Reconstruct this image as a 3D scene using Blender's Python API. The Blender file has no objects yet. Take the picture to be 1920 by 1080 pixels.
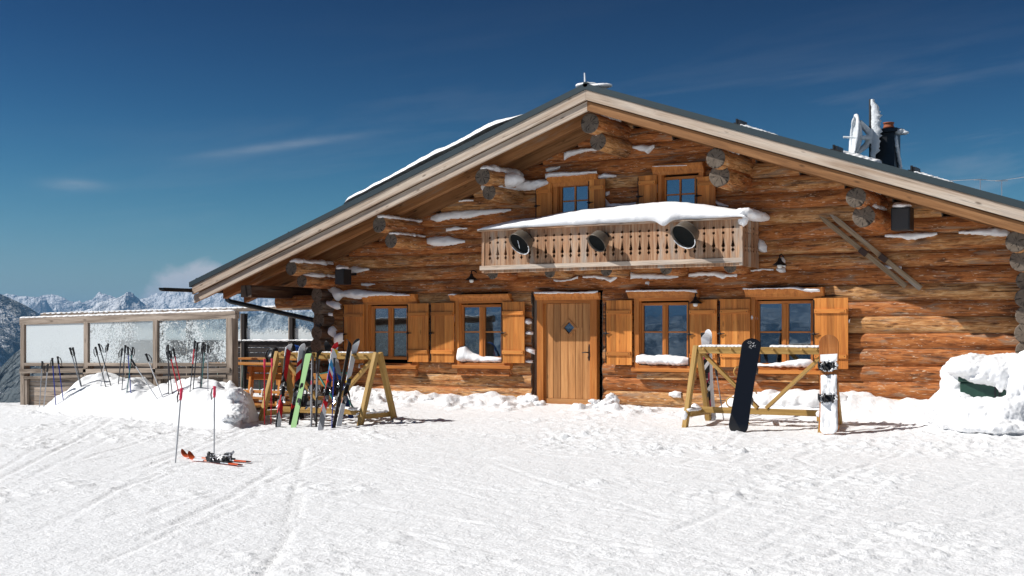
import bpy, bmesh, math, random
import numpy as np
from mathutils import Vector, Matrix, noise as mnoise

random.seed(7)
rng = np.random.default_rng(11)
S = bpy.context.scene
COL = S.collection
R = math.radians

# ------------------------------------------------------------------ camera model
F = 2378.; CX = 960.; YH = 622.6; TH = R(31.5)
c_, s_ = math.cos(TH), math.sin(TH)
RX = (c_, s_); FW = (-s_, c_)
CAM = (11.54, -20.84, 1.35)

def wall(px, py, y=0.):
    """point where the line of sight of a photo pixel meets the vertical plane at y"""
    a = (px-CX)/F
    d = (FW[0]+a*RX[0], FW[1]+a*RX[1])
    t = (y-CAM[1])/d[1]
    return Vector((CAM[0]+d[0]*t, y, CAM[2]+t*(YH-py)/F))

def at(px, py, Z):
    a = (px-CX)/F
    return Vector((CAM[0]+(FW[0]+a*RX[0])*Z, CAM[1]+(FW[1]+a*RX[1])*Z, CAM[2]+Z*(YH-py)/F))

# ------------------------------------------------------------------ numpy noise
def _h(ix, iy, seed):
    n = (ix.astype(np.int64)*374761393 + iy.astype(np.int64)*668265263 + seed*982451653) & 0xffffffff
    n = ((n ^ (n >> 13))*1274126177) & 0xffffffff
    n = n ^ (n >> 16)
    return (n & 0xffff)/65535.0

def vn(x, y, seed=0):
    x = np.asarray(x, float); y = np.asarray(y, float)
    xi = np.floor(x); yi = np.floor(y)
    fx = x-xi; fy = y-yi
    u = fx*fx*fx*(fx*(fx*6-15)+10); v = fy*fy*fy*(fy*(fy*6-15)+10)
    a = _h(xi, yi, seed); b = _h(xi+1, yi, seed); c = _h(xi, yi+1, seed); d = _h(xi+1, yi+1, seed)
    return (a+(b-a)*u+(c-a)*v+(a-b-c+d)*u*v)*2-1

def fbm(x, y, seed=0, oct=4, gain=.5):
    t = 0; a = 1.; s = 0
    for o in range(oct):
        t = t+a*vn(x*2**o+o*17.3, y*2**o-o*9.1, seed+o); s += a; a *= gain
    return t/s

def ridged(x, y, seed=0, oct=5):
    t = 0; a = 1.; s = 0
    for o in range(oct):
        n = 1-np.abs(vn(x*2**o+o*13.7, y*2**o+o*5.3, seed+o)); t = t+a*n*n; s += a; a *= .5
    return t/s

def sst(e0, e1, x):
    t = np.clip((np.asarray(x, float)-e0)/(e1-e0), 0, 1)
    return t*t*(3-2*t)

# ------------------------------------------------------------------ node helpers
def newmat(name):
    m = bpy.data.materials.new(name); m.use_nodes = True
    nt = m.node_tree
    return m, nt, nt.nodes['Principled BSDF']

def N(nt, t, **kw):
    n = nt.nodes.new(t)
    for k, v in kw.items():
        if k.startswith('i_'):
            n.inputs[k[2:].replace('_', ' ')].default_value = v
        else:
            setattr(n, k, v)
    return n

def L(nt, a, b):
    nt.links.new(a, b)

def mapping(nt, vec, scale, loc=(0, 0, 0)):
    mp = N(nt, 'ShaderNodeMapping')
    mp.inputs['Scale'].default_value = scale; mp.inputs['Location'].default_value = loc
    L(nt, vec, mp.inputs['Vector'])
    return mp.outputs[0]

def noise(nt, vec, scale=1., detail=5., rough=.55, dist=0.):
    n = N(nt, 'ShaderNodeTexNoise')
    n.inputs['Scale'].default_value = scale; n.inputs['Detail'].default_value = detail
    n.inputs['Roughness'].default_value = rough; n.inputs['Distortion'].default_value = dist
    if vec is not None: L(nt, vec, n.inputs['Vector'])
    return n.outputs['Fac']

def ramp(nt, fac, stops, interp='LINEAR'):
    r = N(nt, 'ShaderNodeValToRGB')
    cr = r.color_ramp; cr.interpolation = interp
    while len(cr.elements) < len(stops): cr.elements.new(.5)
    for e, (p, c) in zip(cr.elements, stops):
        e.position = p
        e.color = (c, c, c, 1) if isinstance(c, (int, float)) else (*c[:3], 1)
    if fac is not None: L(nt, fac, r.inputs['Fac'])
    return r.outputs['Color']

def mix(nt, fac, a, b, mode='MIX'):
    m = N(nt, 'ShaderNodeMix', data_type='RGBA', blend_type=mode)
    for sock, v in ((m.inputs[0], fac), (m.inputs[6], a), (m.inputs[7], b)):
        if isinstance(v, (int, float)): sock.default_value = v
        elif isinstance(v, tuple): sock.default_value = (*v[:3], 1)
        else: L(nt, v, sock)
    return m.outputs[2]

def mth(nt, op, a, b=None, c=None, clamp=False):
    m = N(nt, 'ShaderNodeMath', operation=op, use_clamp=clamp)
    for i, v in enumerate((a, b, c)):
        if v is None: continue
        if isinstance(v, (int, float)): m.inputs[i].default_value = v
        else: L(nt, v, m.inputs[i])
    return m.outputs[0]

def bump(nt, bsdf, h, strength=.3, dist=.01):
    b = N(nt, 'ShaderNodeBump')
    b.inputs['Strength'].default_value = strength; b.inputs['Distance'].default_value = dist
    L(nt, h, b.inputs['Height']); L(nt, b.outputs[0], bsdf.inputs['Normal'])
    return b

def plain(name, col, rough=.5, metal=0., var=.12, scale=30., spec=.5):
    m, nt, b = newmat(name)
    tc = N(nt, 'ShaderNodeTexCoord')
    f = noise(nt, tc.outputs['Object'], scale, 4)
    c = mix(nt, f, tuple(max(0, x*(1-var)) for x in col), tuple(min(1, x*(1+var)) for x in col))
    L(nt, c, b.inputs['Base Color'])
    b.inputs['Roughness'].default_value = rough; b.inputs['Metallic'].default_value = metal
    b.inputs['Specular IOR Level'].default_value = spec
    return m

def wood(name, cols, gs=(1.3, 16, 16), gray=None, gray_lo=.55, gray_hi=.7, rough=.75, bumps=.3, knots=0.,
         tonev=.4, fibre=.3, cracks=0., pale=None, pale_t=.66, wet=None):
    m, nt, b = newmat(name)
    g = N(nt, 'ShaderNodeAttribute', attribute_name='grain').outputs['Vector']
    t = N(nt, 'ShaderNodeAttribute', attribute_name='tone').outputs['Fac']
    n1 = noise(nt, mapping(nt, g, gs), 1., 6, .6, .7)
    k = len(cols)
    col = ramp(nt, n1, [(.30+.42*i/(k-1), c) for i, c in enumerate(cols)])
    if wet:
        wn = noise(nt, mapping(nt, g, (.9, 2.2, 2.2), (4, 1, 3)), 1., 5, .6, .5)
        col = mix(nt, ramp(nt, wn, [(.52, 0.), (.62, 1.)]), col, wet)
    if gray:
        gn = noise(nt, mapping(nt, g, (1.1, 5, 5), (9, 3, 1)), 1., 6, .62, .4)
        gn = mth(nt, 'ADD', gn, mth(nt, 'MULTIPLY', mth(nt, 'SUBTRACT', t, .5), .25))
        col = mix(nt, ramp(nt, gn, [(gray_lo, 0.), (gray_hi, 1.)]), col, gray)
    if pale:
        pn = noise(nt, mapping(nt, g, (4.5, 20, 20), (2, 7, 5)), 1., 3, .55, 1.2)
        col = mix(nt, ramp(nt, pn, [(pale_t, 0.), (pale_t+.05, .8)]), col, pale)
    if knots:
        v = N(nt, 'ShaderNodeTexVoronoi'); v.inputs['Scale'].default_value = 1.
        L(nt, mapping(nt, g, (2.2, 6.5, 6.5)), v.inputs['Vector'])
        col = mix(nt, ramp(nt, v.outputs['Distance'], [(.06, knots), (.15, 0.)]), col, tuple(x*.35 for x in cols[0]))
    fb = noise(nt, mapping(nt, g, (3.5, 120, 120)), 1., 3, .6)
    col = mix(nt, 1., col, ramp(nt, fb, [(.3, 1-fibre), (.7, 1+fibre*.3)]), 'MULTIPLY')
    hgt = fb
    if cracks:
        cn = noise(nt, mapping(nt, g, (1.0, 30, 30), (1, 2, 3)), 1., 4, .5, .3)
        cr = ramp(nt, cn, [(.36, 0.), (.395, 1.)])
        col = mix(nt, 1., col, mix(nt, cracks, (1, 1, 1), cr), 'MULTIPLY')
        hgt = mth(nt, 'ADD', mth(nt, 'MULTIPLY', fb, .5), cr)
    tm = mth(nt, 'ADD', mth(nt, 'MULTIPLY', t, tonev), 1-tonev/2)
    col = mix(nt, 1., col, tm, 'MULTIPLY')
    L(nt, col, b.inputs['Base Color'])
    b.inputs['Roughness'].default_value = rough
    b.inputs['Specular IOR Level'].default_value = .25
    bump(nt, b, hgt, bumps, .006)
    return m

def endgrain(name, c1, c2):
    m, nt, b = newmat(name)
    g = N(nt, 'ShaderNodeAttribute', attribute_name='grain').outputs['Vector']
    sp = N(nt, 'ShaderNodeSeparateXYZ'); L(nt, g, sp.inputs[0])
    r = mth(nt, 'SQRT', mth(nt, 'ADD', mth(nt, 'POWER', sp.outputs[1], 2.), mth(nt, 'POWER', sp.outputs[2], 2.)))
    nz = noise(nt, mapping(nt, g, (4, 14, 14)), 1., 4)
    w = mth(nt, 'SINE', mth(nt, 'ADD', mth(nt, 'MULTIPLY', r, 420.), mth(nt, 'MULTIPLY', nz, 9.)))
    w = mth(nt, 'MULTIPLY_ADD', w, .25, .5)
    ang = mth(nt, 'ARCTAN2', sp.outputs[2], sp.outputs[1])
    cv = N(nt, 'ShaderNodeCombineXYZ'); L(nt, mth(nt, 'MULTIPLY', ang, 2.2), cv.inputs[0]); L(nt, mth(nt, 'MULTIPLY', r, 4.), cv.inputs[1]); L(nt, sp.outputs[0], cv.inputs[2])
    cr = ramp(nt, noise(nt, cv.outputs[0], 2.2, 3), [(.36, .08), (.45, 1.)])
    col = mix(nt, mth(nt, 'ADD', mth(nt, 'MULTIPLY', nz, .75), mth(nt, 'MULTIPLY', w, .25)), c1, c2)
    col = mix(nt, .8, col, mix(nt, 1., col, cr, 'MULTIPLY'))
    L(nt, col, b.inputs['Base Color']); b.inputs['Roughness'].default_value = .85; b.inputs['Specular IOR Level'].default_value = .15
    bump(nt, b, cr, .3, .008)
    return m

# ------------------------------------------------------------------ materials
MT = {}
def logwood(name):
    m, nt, b = newmat(name)
    g = N(nt, 'ShaderNodeAttribute', attribute_name='grain').outputs['Vector']
    t = N(nt, 'ShaderNodeAttribute', attribute_name='tone').outputs['Fac']
    nz = lambda sc, loc=(0, 0, 0), d=5, r=.6, w=.5: noise(nt, mapping(nt, g, sc, loc), 1., d, r, w)
    n1 = nz((3.6, 13, 13), (0, 0, 0), 6, .65, .9)
    red = ramp(nt, n1, [(.28, (.11, .034, .012)), (.5, (.46, .155, .043)), (.72, (.64, .27, .09))])
    tan = ramp(nt, n1, [(.28, (.17, .07, .026)), (.5, (.58, .28, .10)), (.72, (.82, .54, .27))])
    f = mth(nt, 'ADD', nz((.8, 3.6, 3.6), (3, 8, 1)), mth(nt, 'MULTIPLY', mth(nt, 'SUBTRACT', t, .5), .42))
    col = mix(nt, ramp(nt, f, [(.46, 0.), (.66, 1.)]), red, tan)
    col = mix(nt, ramp(nt, nz((1.7, 8, 8), (9, 3, 1)), [(.54, 0.), (.66, .85)]), col, (.33, .22, .145))          # weathered grey
    col = mix(nt, ramp(nt, nz((1.3, 6, 6), (5, 5, 2)), [(.34, .75), (.43, 0.)]), col, (.075, .032, .016))         # dark water stains
    col = mix(nt, ramp(nt, nz((7.5, 25, 25), (2, 7, 5), 3, .5, 1.), [(.635, 0.), (.675, .8)]), col, (.72, .54, .37))   # pale scrapes
    v = N(nt, 'ShaderNodeTexVoronoi'); v.inputs['Scale'].default_value = 1.
    L(nt, mapping(nt, g, (1.9, 5., 5.)), v.inputs['Vector'])
    kd = mth(nt, 'ADD', v.outputs['Distance'], mth(nt, 'MULTIPLY', n1, .08))
    col = mix(nt, ramp(nt, kd, [(.09, .9), (.13, .25), (.15, .7), (.19, 0.)]), col, (.10, .036, .013))            # knots with a ring
    fb = nz((3.5, 120, 120), (0, 0, 0), 3, .6, 0.)
    col = mix(nt, 1., col, ramp(nt, fb, [(.3, .62), (.7, 1.12)]), 'MULTIPLY')
    cr = ramp(nt, nz((1.2, 34, 34), (1, 2, 3), 4, .5, .3), [(.335, .15), (.365, 1.)])
    col = mix(nt, 1., col, cr, 'MULTIPLY')
    L(nt, col, b.inputs['Base Color']); b.inputs['Roughness'].default_value = .75; b.inputs['Specular IOR Level'].default_value = .2
    bump(nt, b, mth(nt, 'ADD', mth(nt, 'MULTIPLY', fb, .4), mth(nt, 'ADD', cr, mth(nt, 'MULTIPLY', n1, .6))), .5, .006)
    return m
MT['log'] = logwood('log_wood')
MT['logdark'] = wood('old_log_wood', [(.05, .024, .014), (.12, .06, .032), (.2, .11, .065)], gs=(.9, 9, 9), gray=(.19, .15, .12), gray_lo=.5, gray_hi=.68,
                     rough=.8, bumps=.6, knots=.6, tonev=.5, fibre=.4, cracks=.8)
MT['end'] = endgrain('log_end_grain', (.03, .022, .017), (.27, .215, .165))
MT['pine'] = wood('shutter_pine', [(.44, .145, .030), (.62, .228, .048), (.72, .315, .08)], gs=(.8, 13, 13), rough=.5, bumps=.15, knots=.55, tonev=.5, fibre=.16)
MT['frame'] = wood('frame_larch', [(.40, .13, .028), (.56, .198, .042), (.66, .275, .07)], gs=(.8, 15, 15), rough=.5, bumps=.15, knots=.4, tonev=.35, fibre=.2)
MT['door'] = wood('door_larch', [(.32, .135, .042), (.49, .225, .078), (.59, .31, .122)], gs=(.7, 15, 15), rough=.6, bumps=.2, knots=.5, tonev=.45, fibre=.22)
MT['barge'] = wood('verge_boards', [(.42, .29, .20), (.62, .50, .39), (.74, .64, .53)], gs=(.5, 10, 10), gray=(.46, .41, .36), gray_lo=.5, gray_hi=.75,
                   rough=.8, bumps=.25, knots=.8, tonev=.3, fibre=.22, cracks=.35)
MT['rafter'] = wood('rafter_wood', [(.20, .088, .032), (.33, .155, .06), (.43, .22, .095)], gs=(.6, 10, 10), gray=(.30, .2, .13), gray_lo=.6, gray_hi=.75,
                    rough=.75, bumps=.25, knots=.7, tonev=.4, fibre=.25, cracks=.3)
MT['balcony'] = wood('balcony_boards', [(.28, .12, .055), (.48, .27, .15), (.62, .42, .27)], gs=(1.6, 22, 22), gray=(.40, .34, .28), gray_lo=.5, gray_hi=.7,
                     rough=.8, bumps=.3, knots=.6, tonev=.4, fibre=.3, cracks=.3)
MT['gray'] = wood('weathered_gray_wood', [(.17, .13, .10), (.33, .265, .21), (.46, .38, .31)], gs=(.9, 14, 14), rough=.85, bumps=.35, knots=.6, tonev=.5, fibre=.3, cracks=.5)
MT['rack'] = wood('rack_timber', [(.33, .19, .052), (.46, .28, .085), (.55, .36, .13)], gs=(.9, 14, 14), rough=.65, bumps=.2, knots=.6, tonev=.25, fibre=.18, cracks=.2)
MT['bench'] = wood('varnished_bench_wood', [(.40, .15, .035), (.54, .24, .06), (.62, .30, .09)], gs=(.8, 14, 14), rough=.4, bumps=.1, knots=.4, tonev=.3, fibre=.15)
MT['darkdeck'] = wood('dark_panel_wood', [(.018, .015, .015), (.035, .028, .026), (.06, .05, .045)], gs=(.9, 14, 14), rough=.8, bumps=.3, tonev=.5)
MT['oldski'] = wood('old_ski_wood', [(.20, .13, .075), (.33, .235, .14), (.42, .33, .22)], gs=(1.6, 30, 30), rough=.6, bumps=.2, tonev=.3, gray=(.36, .33, .29), gray_lo=.5, gray_hi=.66)
MT['yellowwood'] = plain('pale_cane', (.62, .36, .10), .5)
MT['black'] = plain('black_plastic', (.012, .012, .013), .45)
MT['mouth'] = plain('horn_mouth_mesh', (.006, .008, .008), .75, spec=.12)
MT['iron'] = plain('black_iron', (.018, .017, .017), .5, .6)
MT['rooftin'] = plain('green_gray_roof_sheet', (.035, .052, .058), .45, .2, .15, 6)
MT['pipe'] = plain('dark_gutter_metal', (.012, .016, .02), .4, .3)
MT['green'] = plain('dark_green_plastic', (.012, .05, .032), .45, 0, .2, 8)
MT['teal'] = plain('teal_painted_tube', (.02, .20, .16), .4)
MT['silver'] = plain('brushed_aluminium', (.55, .56, .58), .3, .85)
MT['chrome'] = plain('steel', (.5, .5, .52), .25, .9)
MT['terracotta'] = plain('terracotta', (.30, .085, .035), .8)
MT['bulb'] = plain('milk_glass', (.8, .78, .74), .3)
MT['tank'] = plain('horn_casing', (.13, .11, .085), .45, .3, .35, 6)
MT['char'] = plain('charcoal', (.03, .03, .032), .6)

def snowmat(name, col, bs=.5, sc=(9., 38., 140.)):
    m, nt, b = newmat(name)
    tc = N(nt, 'ShaderNodeTexCoord'); v = tc.outputs['Object']
    a = noise(nt, v, sc[0], 5, .6); c = noise(nt, v, sc[1], 5, .65); d = noise(nt, v, sc[2], 3, .6)
    h = mth(nt, 'ADD', mth(nt, 'MULTIPLY', a, 1.0), mth(nt, 'ADD', mth(nt, 'MULTIPLY', c, .4), mth(nt, 'MULTIPLY', d, .12)))
    cc = mix(nt, a, tuple(x*.965 for x in col), col)
    L(nt, cc, b.inputs['Base Color'])
    b.inputs['Roughness'].default_value = .55; b.inputs['Specular IOR Level'].default_value = .3
    bump(nt, b, h, bs, .03)
    return m
MT['snow'] = snowmat('snow', (.88, .885, .89), .35)
MT['ground'] = snowmat('trodden_snow', (.87, .877, .885), .85, (6., 24., 70.))
MT['rime'] = snowmat('rime_ice', (.82, .86, .89), .6, (30., 90., 200.))

def glassmat(name, refl, tint):
    m, nt, b = newmat(name)
    nt.nodes.remove(b)
    out = nt.nodes['Material Output']
    d = N(nt, 'ShaderNodeBsdfDiffuse'); d.inputs['Color'].default_value = (.012, .013, .015, 1)
    g = N(nt, 'ShaderNodeBsdfGlossy'); g.inputs['Roughness'].default_value = .02; g.inputs['Color'].default_value = (*tint, 1)
    tc = N(nt, 'ShaderNodeTexCoord')
    bm = N(nt, 'ShaderNodeBump'); bm.inputs['Strength'].default_value = .04; bm.inputs['Distance'].default_value = .02
    L(nt, noise(nt, tc.outputs['Object'], 2.5, 2), bm.inputs['Height']); L(nt, bm.outputs[0], g.inputs['Normal'])
    tr = N(nt, 'ShaderNodeBsdfTransparent'); tr.inputs['Color'].default_value = (.42, .43, .45, 1)
    ms0 = N(nt, 'ShaderNodeMixShader'); ms0.inputs[0].default_value = .9
    L(nt, d.outputs[0], ms0.inputs[1]); L(nt, tr.outputs[0], ms0.inputs[2])
    ms = N(nt, 'ShaderNodeMixShader'); ms.inputs[0].default_value = refl
    L(nt, ms0.outputs[0], ms.inputs[1]); L(nt, g.outputs[0], ms.inputs[2]); L(nt, ms.outputs[0], out.inputs['Surface'])
    return m
MT['pane'] = glassmat('window_glass', .25, (.72, .88, 1.))

def frostmat(name, lo, hi, gx, gz, clear=.0):
    """glass plastered with wind-blown snow; gx/gz lean the cover to one side"""
    m, nt, b = newmat(name)
    nt.nodes.remove(b); out = nt.nodes['Material Output']
    tc = N(nt, 'ShaderNodeTexCoord'); gen = tc.outputs['Generated']; ob = tc.outputs['Object']
    sp = N(nt, 'ShaderNodeSeparateXYZ'); L(nt, gen, sp.inputs[0])
    big = noise(nt, ob, 1.5, 4, .6); sm = noise(nt, ob, 22., 3, .65); spk = noise(nt, ob, 48., 1, .5)
    f = mth(nt, 'ADD', mth(nt, 'MULTIPLY', big, .8), mth(nt, 'ADD', mth(nt, 'MULTIPLY', sm, .55), mth(nt, 'MULTIPLY', spk, .45)))
    f = mth(nt, 'ADD', f, mth(nt, 'ADD', mth(nt, 'MULTIPLY', sp.outputs[0], gx), mth(nt, 'MULTIPLY', sp.outputs[2], gz)))
    mr = N(nt, 'ShaderNodeMapRange'); mr.inputs[1].default_value = lo; mr.inputs[2].default_value = hi
    mr.inputs[3].default_value = clear; mr.inputs[4].default_value = .97
    L(nt, f, mr.inputs[0])
    df = N(nt, 'ShaderNodeBsdfDiffuse'); df.inputs['Color'].default_value = (.82, .87, .88, 1)
    tl = N(nt, 'ShaderNodeBsdfTranslucent'); tl.inputs['Color'].default_value = (.82, .87, .88, 1)
    fr = N(nt, 'ShaderNodeMixShader'); fr.inputs[0].default_value = .35
    L(nt, df.outputs[0], fr.inputs[1]); L(nt, tl.outputs[0], fr.inputs[2])
    tr = N(nt, 'ShaderNodeBsdfTransparent'); tr.inputs['Color'].default_value = (.86, .9, .9, 1)
    gl = N(nt, 'ShaderNodeBsdfGlossy'); gl.inputs['Roughness'].default_value = .05
    g2 = N(nt, 'ShaderNodeMixShader'); g2.inputs[0].default_value = .06
    L(nt, tr.outputs[0], g2.inputs[1]); L(nt, gl.outputs[0], g2.inputs[2])
    ms = N(nt, 'ShaderNodeMixShader')
    L(nt, mr.outputs[0], ms.inputs[0]); L(nt, g2.outputs[0], ms.inputs[1]); L(nt, fr.outputs[0], ms.inputs[2])
    L(nt, ms.outputs[0], out.inputs['Surface'])
    return m

# ------------------------------------------------------------------ mesh builder
class MB:
    def __init__(s):
        s.v = []; s.f = []; s.m = []; s.g = []; s.t = []; s.sm = []
    def add(s, vs, fs, gs=None, tone=None, mat=0, smooth=False):
        o = len(s.v); tone = random.random() if tone is None else tone
        s.v += [tuple(v) for v in vs]
        s.g += [tuple(g) for g in (gs if gs is not None else vs)]
        s.t += [tone]*len(vs)
        s.f += [tuple(o+i for i in f) for f in fs]
        s.m += [mat]*len(fs); s.sm += [smooth]*len(fs)
    def beam(s, p0, p1, w, h, up=(0, 0, 1), tone=None, mat=0, h1=None, w1=None):
        """square timber from p0 to p1: w across, h along up"""
        p0 = Vector(p0); p1 = Vector(p1); d = p1-p0; ln = d.length; d.normalize()
        up = Vector(up); sd = d.cross(up)
        if sd.length < 1e-4: sd = d.cross(Vector((1, 0, 0)))
        sd.normalize(); u = sd.cross(d)
        ro = Vector((random.random()*50, random.random()*50, random.random()*50))
        vs = []; gs = []
        for e, p, ww, hh in ((0, p0, w, h), (ln, p1, w1 or w, h1 or h)):
            for a, b in ((-.5, -.5), (.5, -.5), (.5, .5), (-.5, .5)):
                vs.append(p+sd*a*ww+u*b*hh); gs.append(ro+Vector((e, a*ww, b*hh)))
        s.add(vs, [(0, 1, 2, 3)[::-1], (4, 5, 6, 7), (0, 1, 5, 4), (1, 2, 6, 5), (2, 3, 7, 6), (3, 0, 4, 7)], gs, tone, mat)
        return s
    def box(s, x0, x1, y0, y1, z0, z1, tone=None, mat=0, grain=None):
        dx, dy, dz = abs(x1-x0), abs(y1-y0), abs(z1-z0)
        g = grain or ('x' if dx >= dz and dx >= dy else 'z' if dz >= dy else 'y')
        cx, cy, cz = (x0+x1)/2, (y0+y1)/2, (z0+z1)/2
        if g == 'x': return s.beam((min(x0, x1), cy, cz), (max(x0, x1), cy, cz), dy, dz, (0, 0, 1), tone, mat)
        if g == 'z': return s.beam((cx, cy, min(z0, z1)), (cx, cy, max(z0, z1)), dx, dy, (0, 1, 0), tone, mat)
        return s.beam((cx, min(y0, y1), cz), (cx, max(y0, y1), cz), dx, dz, (0, 0, 1), tone, mat)
    def tube(s, pts, rads, seg=10, caps=True, tone=None, mat=0, capmat=None, jit=0., smooth=True, round_end=0.):
        pts = [Vector(p) for p in pts]
        if isinstance(rads, (int, float)): rads = [rads]*len(pts)
        tone = random.random() if tone is None else tone
        n = len(pts); t0 = (pts[1]-pts[0]).normalized()
        ref = Vector((0, 0, 1)) if abs(t0.z) < .9 else Vector((0, 1, 0))
        a = t0.cross(ref).normalized()
        ro = Vector((random.random()*60, random.random()*60, random.random()*60)); sd = random.randint(0, 9999)
        vs = []; gs = []; al = 0.
        for i, p in enumerate(pts):
            t = (pts[min(i+1, n-1)]-pts[max(i-1, 0)]).normalized()
            a = (a-t*a.dot(t)).normalized(); b = t.cross(a)
            if i: al += (pts[i]-pts[i-1]).length
            for k in range(seg):
                an = 2*math.pi*k/seg; r = rads[i]
                if jit: r *= 1+jit*mnoise.noise((al*1.7+sd, math.cos(an)*1.3, math.sin(an)*1.3+sd*.37))
                vs.append(p+a*r*math.cos(an)+b*r*math.sin(an))
                gs.append(ro+Vector((al, r*math.cos(an)*1.5, r*math.sin(an)*1.5)))
        fs = [(i*seg+k, i*seg+(k+1) % seg, (i+1)*seg+(k+1) % seg, (i+1)*seg+k) for i in range(n-1) for k in range(seg)]
        s.add(vs, fs, gs, tone, mat, smooth)
        if caps:
            for e in (0, n-1):
                ring = vs[e*seg:(e+1)*seg]; ctr = pts[e]
                rr = [v-ctr for v in ring]; off = random.random()*5
                t = (pts[1]-pts[0]).normalized() if e == 0 else (pts[-1]-pts[-2]).normalized()
                e1 = rr[0].normalized(); e2 = t.cross(e1)
                gs2 = [Vector((off, q.dot(e1), q.dot(e2))) for q in rr]
                out = (-t if e == 0 else t)*round_end
                inner = [ctr+q*.9+out for q in rr] if round_end else None
                o = list(range(seg))
                if round_end:
                    fs2 = [(k, (k+1) % seg, seg+(k+1) % seg, seg+k) for k in range(seg)]+[tuple(range(seg, 2*seg))]
                    if e == 0: fs2 = [f[::-1] for f in fs2]
                    s.add(ring+inner, fs2, gs2+[g*1 if False else Vector((g.x, g.y*.9, g.z*.9)) for g in gs2], tone, mat if capmat is None else capmat, False)
                else:
                    s.add(ring, [tuple(o if e else o[::-1])], gs2, tone, mat if capmat is None else capmat, False)
        return s
    def prism(s, outline, p, ux, uy, uz, th, tone=None, mat=0, along='y'):
        """2-D outline (a,b) in the plane p + a*ux + b*uy, extruded th along uz"""
        p = Vector(p); ux = Vector(ux); uy = Vector(uy); uz = Vector(uz); n = len(outline)
        ro = Vector((random.random()*50, random.random()*50, random.random()*50))
        vs = [p+ux*a+uy*b for a, b in outline]+[p+ux*a+uy*b+uz*th for a, b in outline]
        gg = lambda a, b, z: ro+(Vector((b, a, z)) if along == 'y' else Vector((a, b, z)))
        gs = [gg(a, b, 0) for a, b in outline]+[gg(a, b, th) for a, b in outline]
        fs = [tuple(range(n))[::-1], tuple(range(n, 2*n))]+[(i, (i+1) % n, n+(i+1) % n, n+i) for i in range(n)]
        s.add(vs, fs, gs, tone, mat)
        return s
    def lathe(s, prof, p, axis=(0, 0, 1), seg=16, tone=None, mat=0, smooth=True):
        p = Vector(p); ax = Vector(axis).normalized()
        ref = Vector((1, 0, 0)) if abs(ax.x) < .9 else Vector((0, 1, 0))
        a = ax.cross(ref).normalized(); b = ax.cross(a)
        vs = [p+ax*h+(a*math.cos(2*math.pi*k/seg)+b*math.sin(2*math.pi*k/seg))*max(r, 1e-4) for r, h in prof for k in range(seg)]
        n = len(prof)
        fs = [(i*seg+k, i*seg+(k+1) % seg, (i+1)*seg+(k+1) % seg, (i+1)*seg+k) for i in range(n-1) for k in range(seg)]
        s.add(vs, fs, None, tone, mat, smooth)
        return s
    def build(s, name, mats, parent=None, bevel=0., loc=None):
        me = bpy.data.meshes.new(name)
        me.from_pydata(s.v, [], s.f)
        if not isinstance(mats, (list, tuple)): mats = [mats]
        for m in mats: me.materials.append(MT[m] if isinstance(m, str) else m)
        me.polygons.foreach_set('material_index', s.m); me.polygons.foreach_set('use_smooth', s.sm)
        a = me.attributes.new('grain', 'FLOAT_VECTOR', 'POINT'); a.data.foreach_set('vector', [x for g in s.g for x in g])
        a = me.attributes.new('tone', 'FLOAT', 'POINT'); a.data.foreach_set('value', s.t)
        bm = bmesh.new(); bm.from_mesh(me); bmesh.ops.recalc_face_normals(bm, faces=bm.faces); bm.to_mesh(me); bm.free()
        me.update()
        o = bpy.data.objects.new(name, me); COL.objects.link(o)
        if parent: o.parent = parent
        if loc is not None: o.location = loc
        if bevel:
            b = o.modifiers.new('bevel', 'BEVEL'); b.width = bevel; b.segments = 2; b.limit_method = 'ANGLE'; b.angle_limit = R(40)
        return o

def tag(o, label=None, cat=None, group=None, kind=None):
    if label: o['label'] = label
    if cat: o['category'] = cat
    if group: o['group'] = group
    if kind: o['kind'] = kind
    return o

def empty(name, loc=(0, 0, 0), label=None, cat=None, group=None):
    o = bpy.data.objects.new(name, None); COL.objects.link(o); o.location = loc; o.empty_display_size = .2
    return tag(o, label, cat, group)

def grid_object(name, xs, ys, zz, mat, smooth=True):
    nx, ny = len(xs), len(ys)
    X, Y = np.meshgrid(xs, ys) if np.ndim(xs) == 1 else (xs, ys)
    if np.ndim(xs) == 2: ny, nx = xs.shape
    co = np.stack([X, Y, zz], -1).reshape(-1, 3).astype(np.float32)
    idx = np.arange(nx*ny).reshape(ny, nx)
    q = np.stack([idx[:-1, :-1], idx[:-1, 1:], idx[1:, 1:], idx[1:, :-1]], -1).reshape(-1, 4)
    me = bpy.data.meshes.new(name)
    me.vertices.add(len(co)); me.vertices.foreach_set('co', co.ravel())
    me.loops.add(q.size); me.loops.foreach_set('vertex_index', q.ravel().astype(np.int32))
    me.polygons.add(len(q)); me.polygons.foreach_set('loop_start', np.arange(0, q.size, 4, dtype=np.int32))
    me.polygons.foreach_set('loop_total', np.full(len(q), 4, dtype=np.int32))
    me.polygons.foreach_set('use_smooth', np.full(len(q), smooth))
    me.update(calc_edges=True); me.validate()
    me.materials.append(MT[mat] if isinstance(mat, str) else mat)
    o = bpy.data.objects.new(name, me); COL.objects.link(o)
    return o

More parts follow.
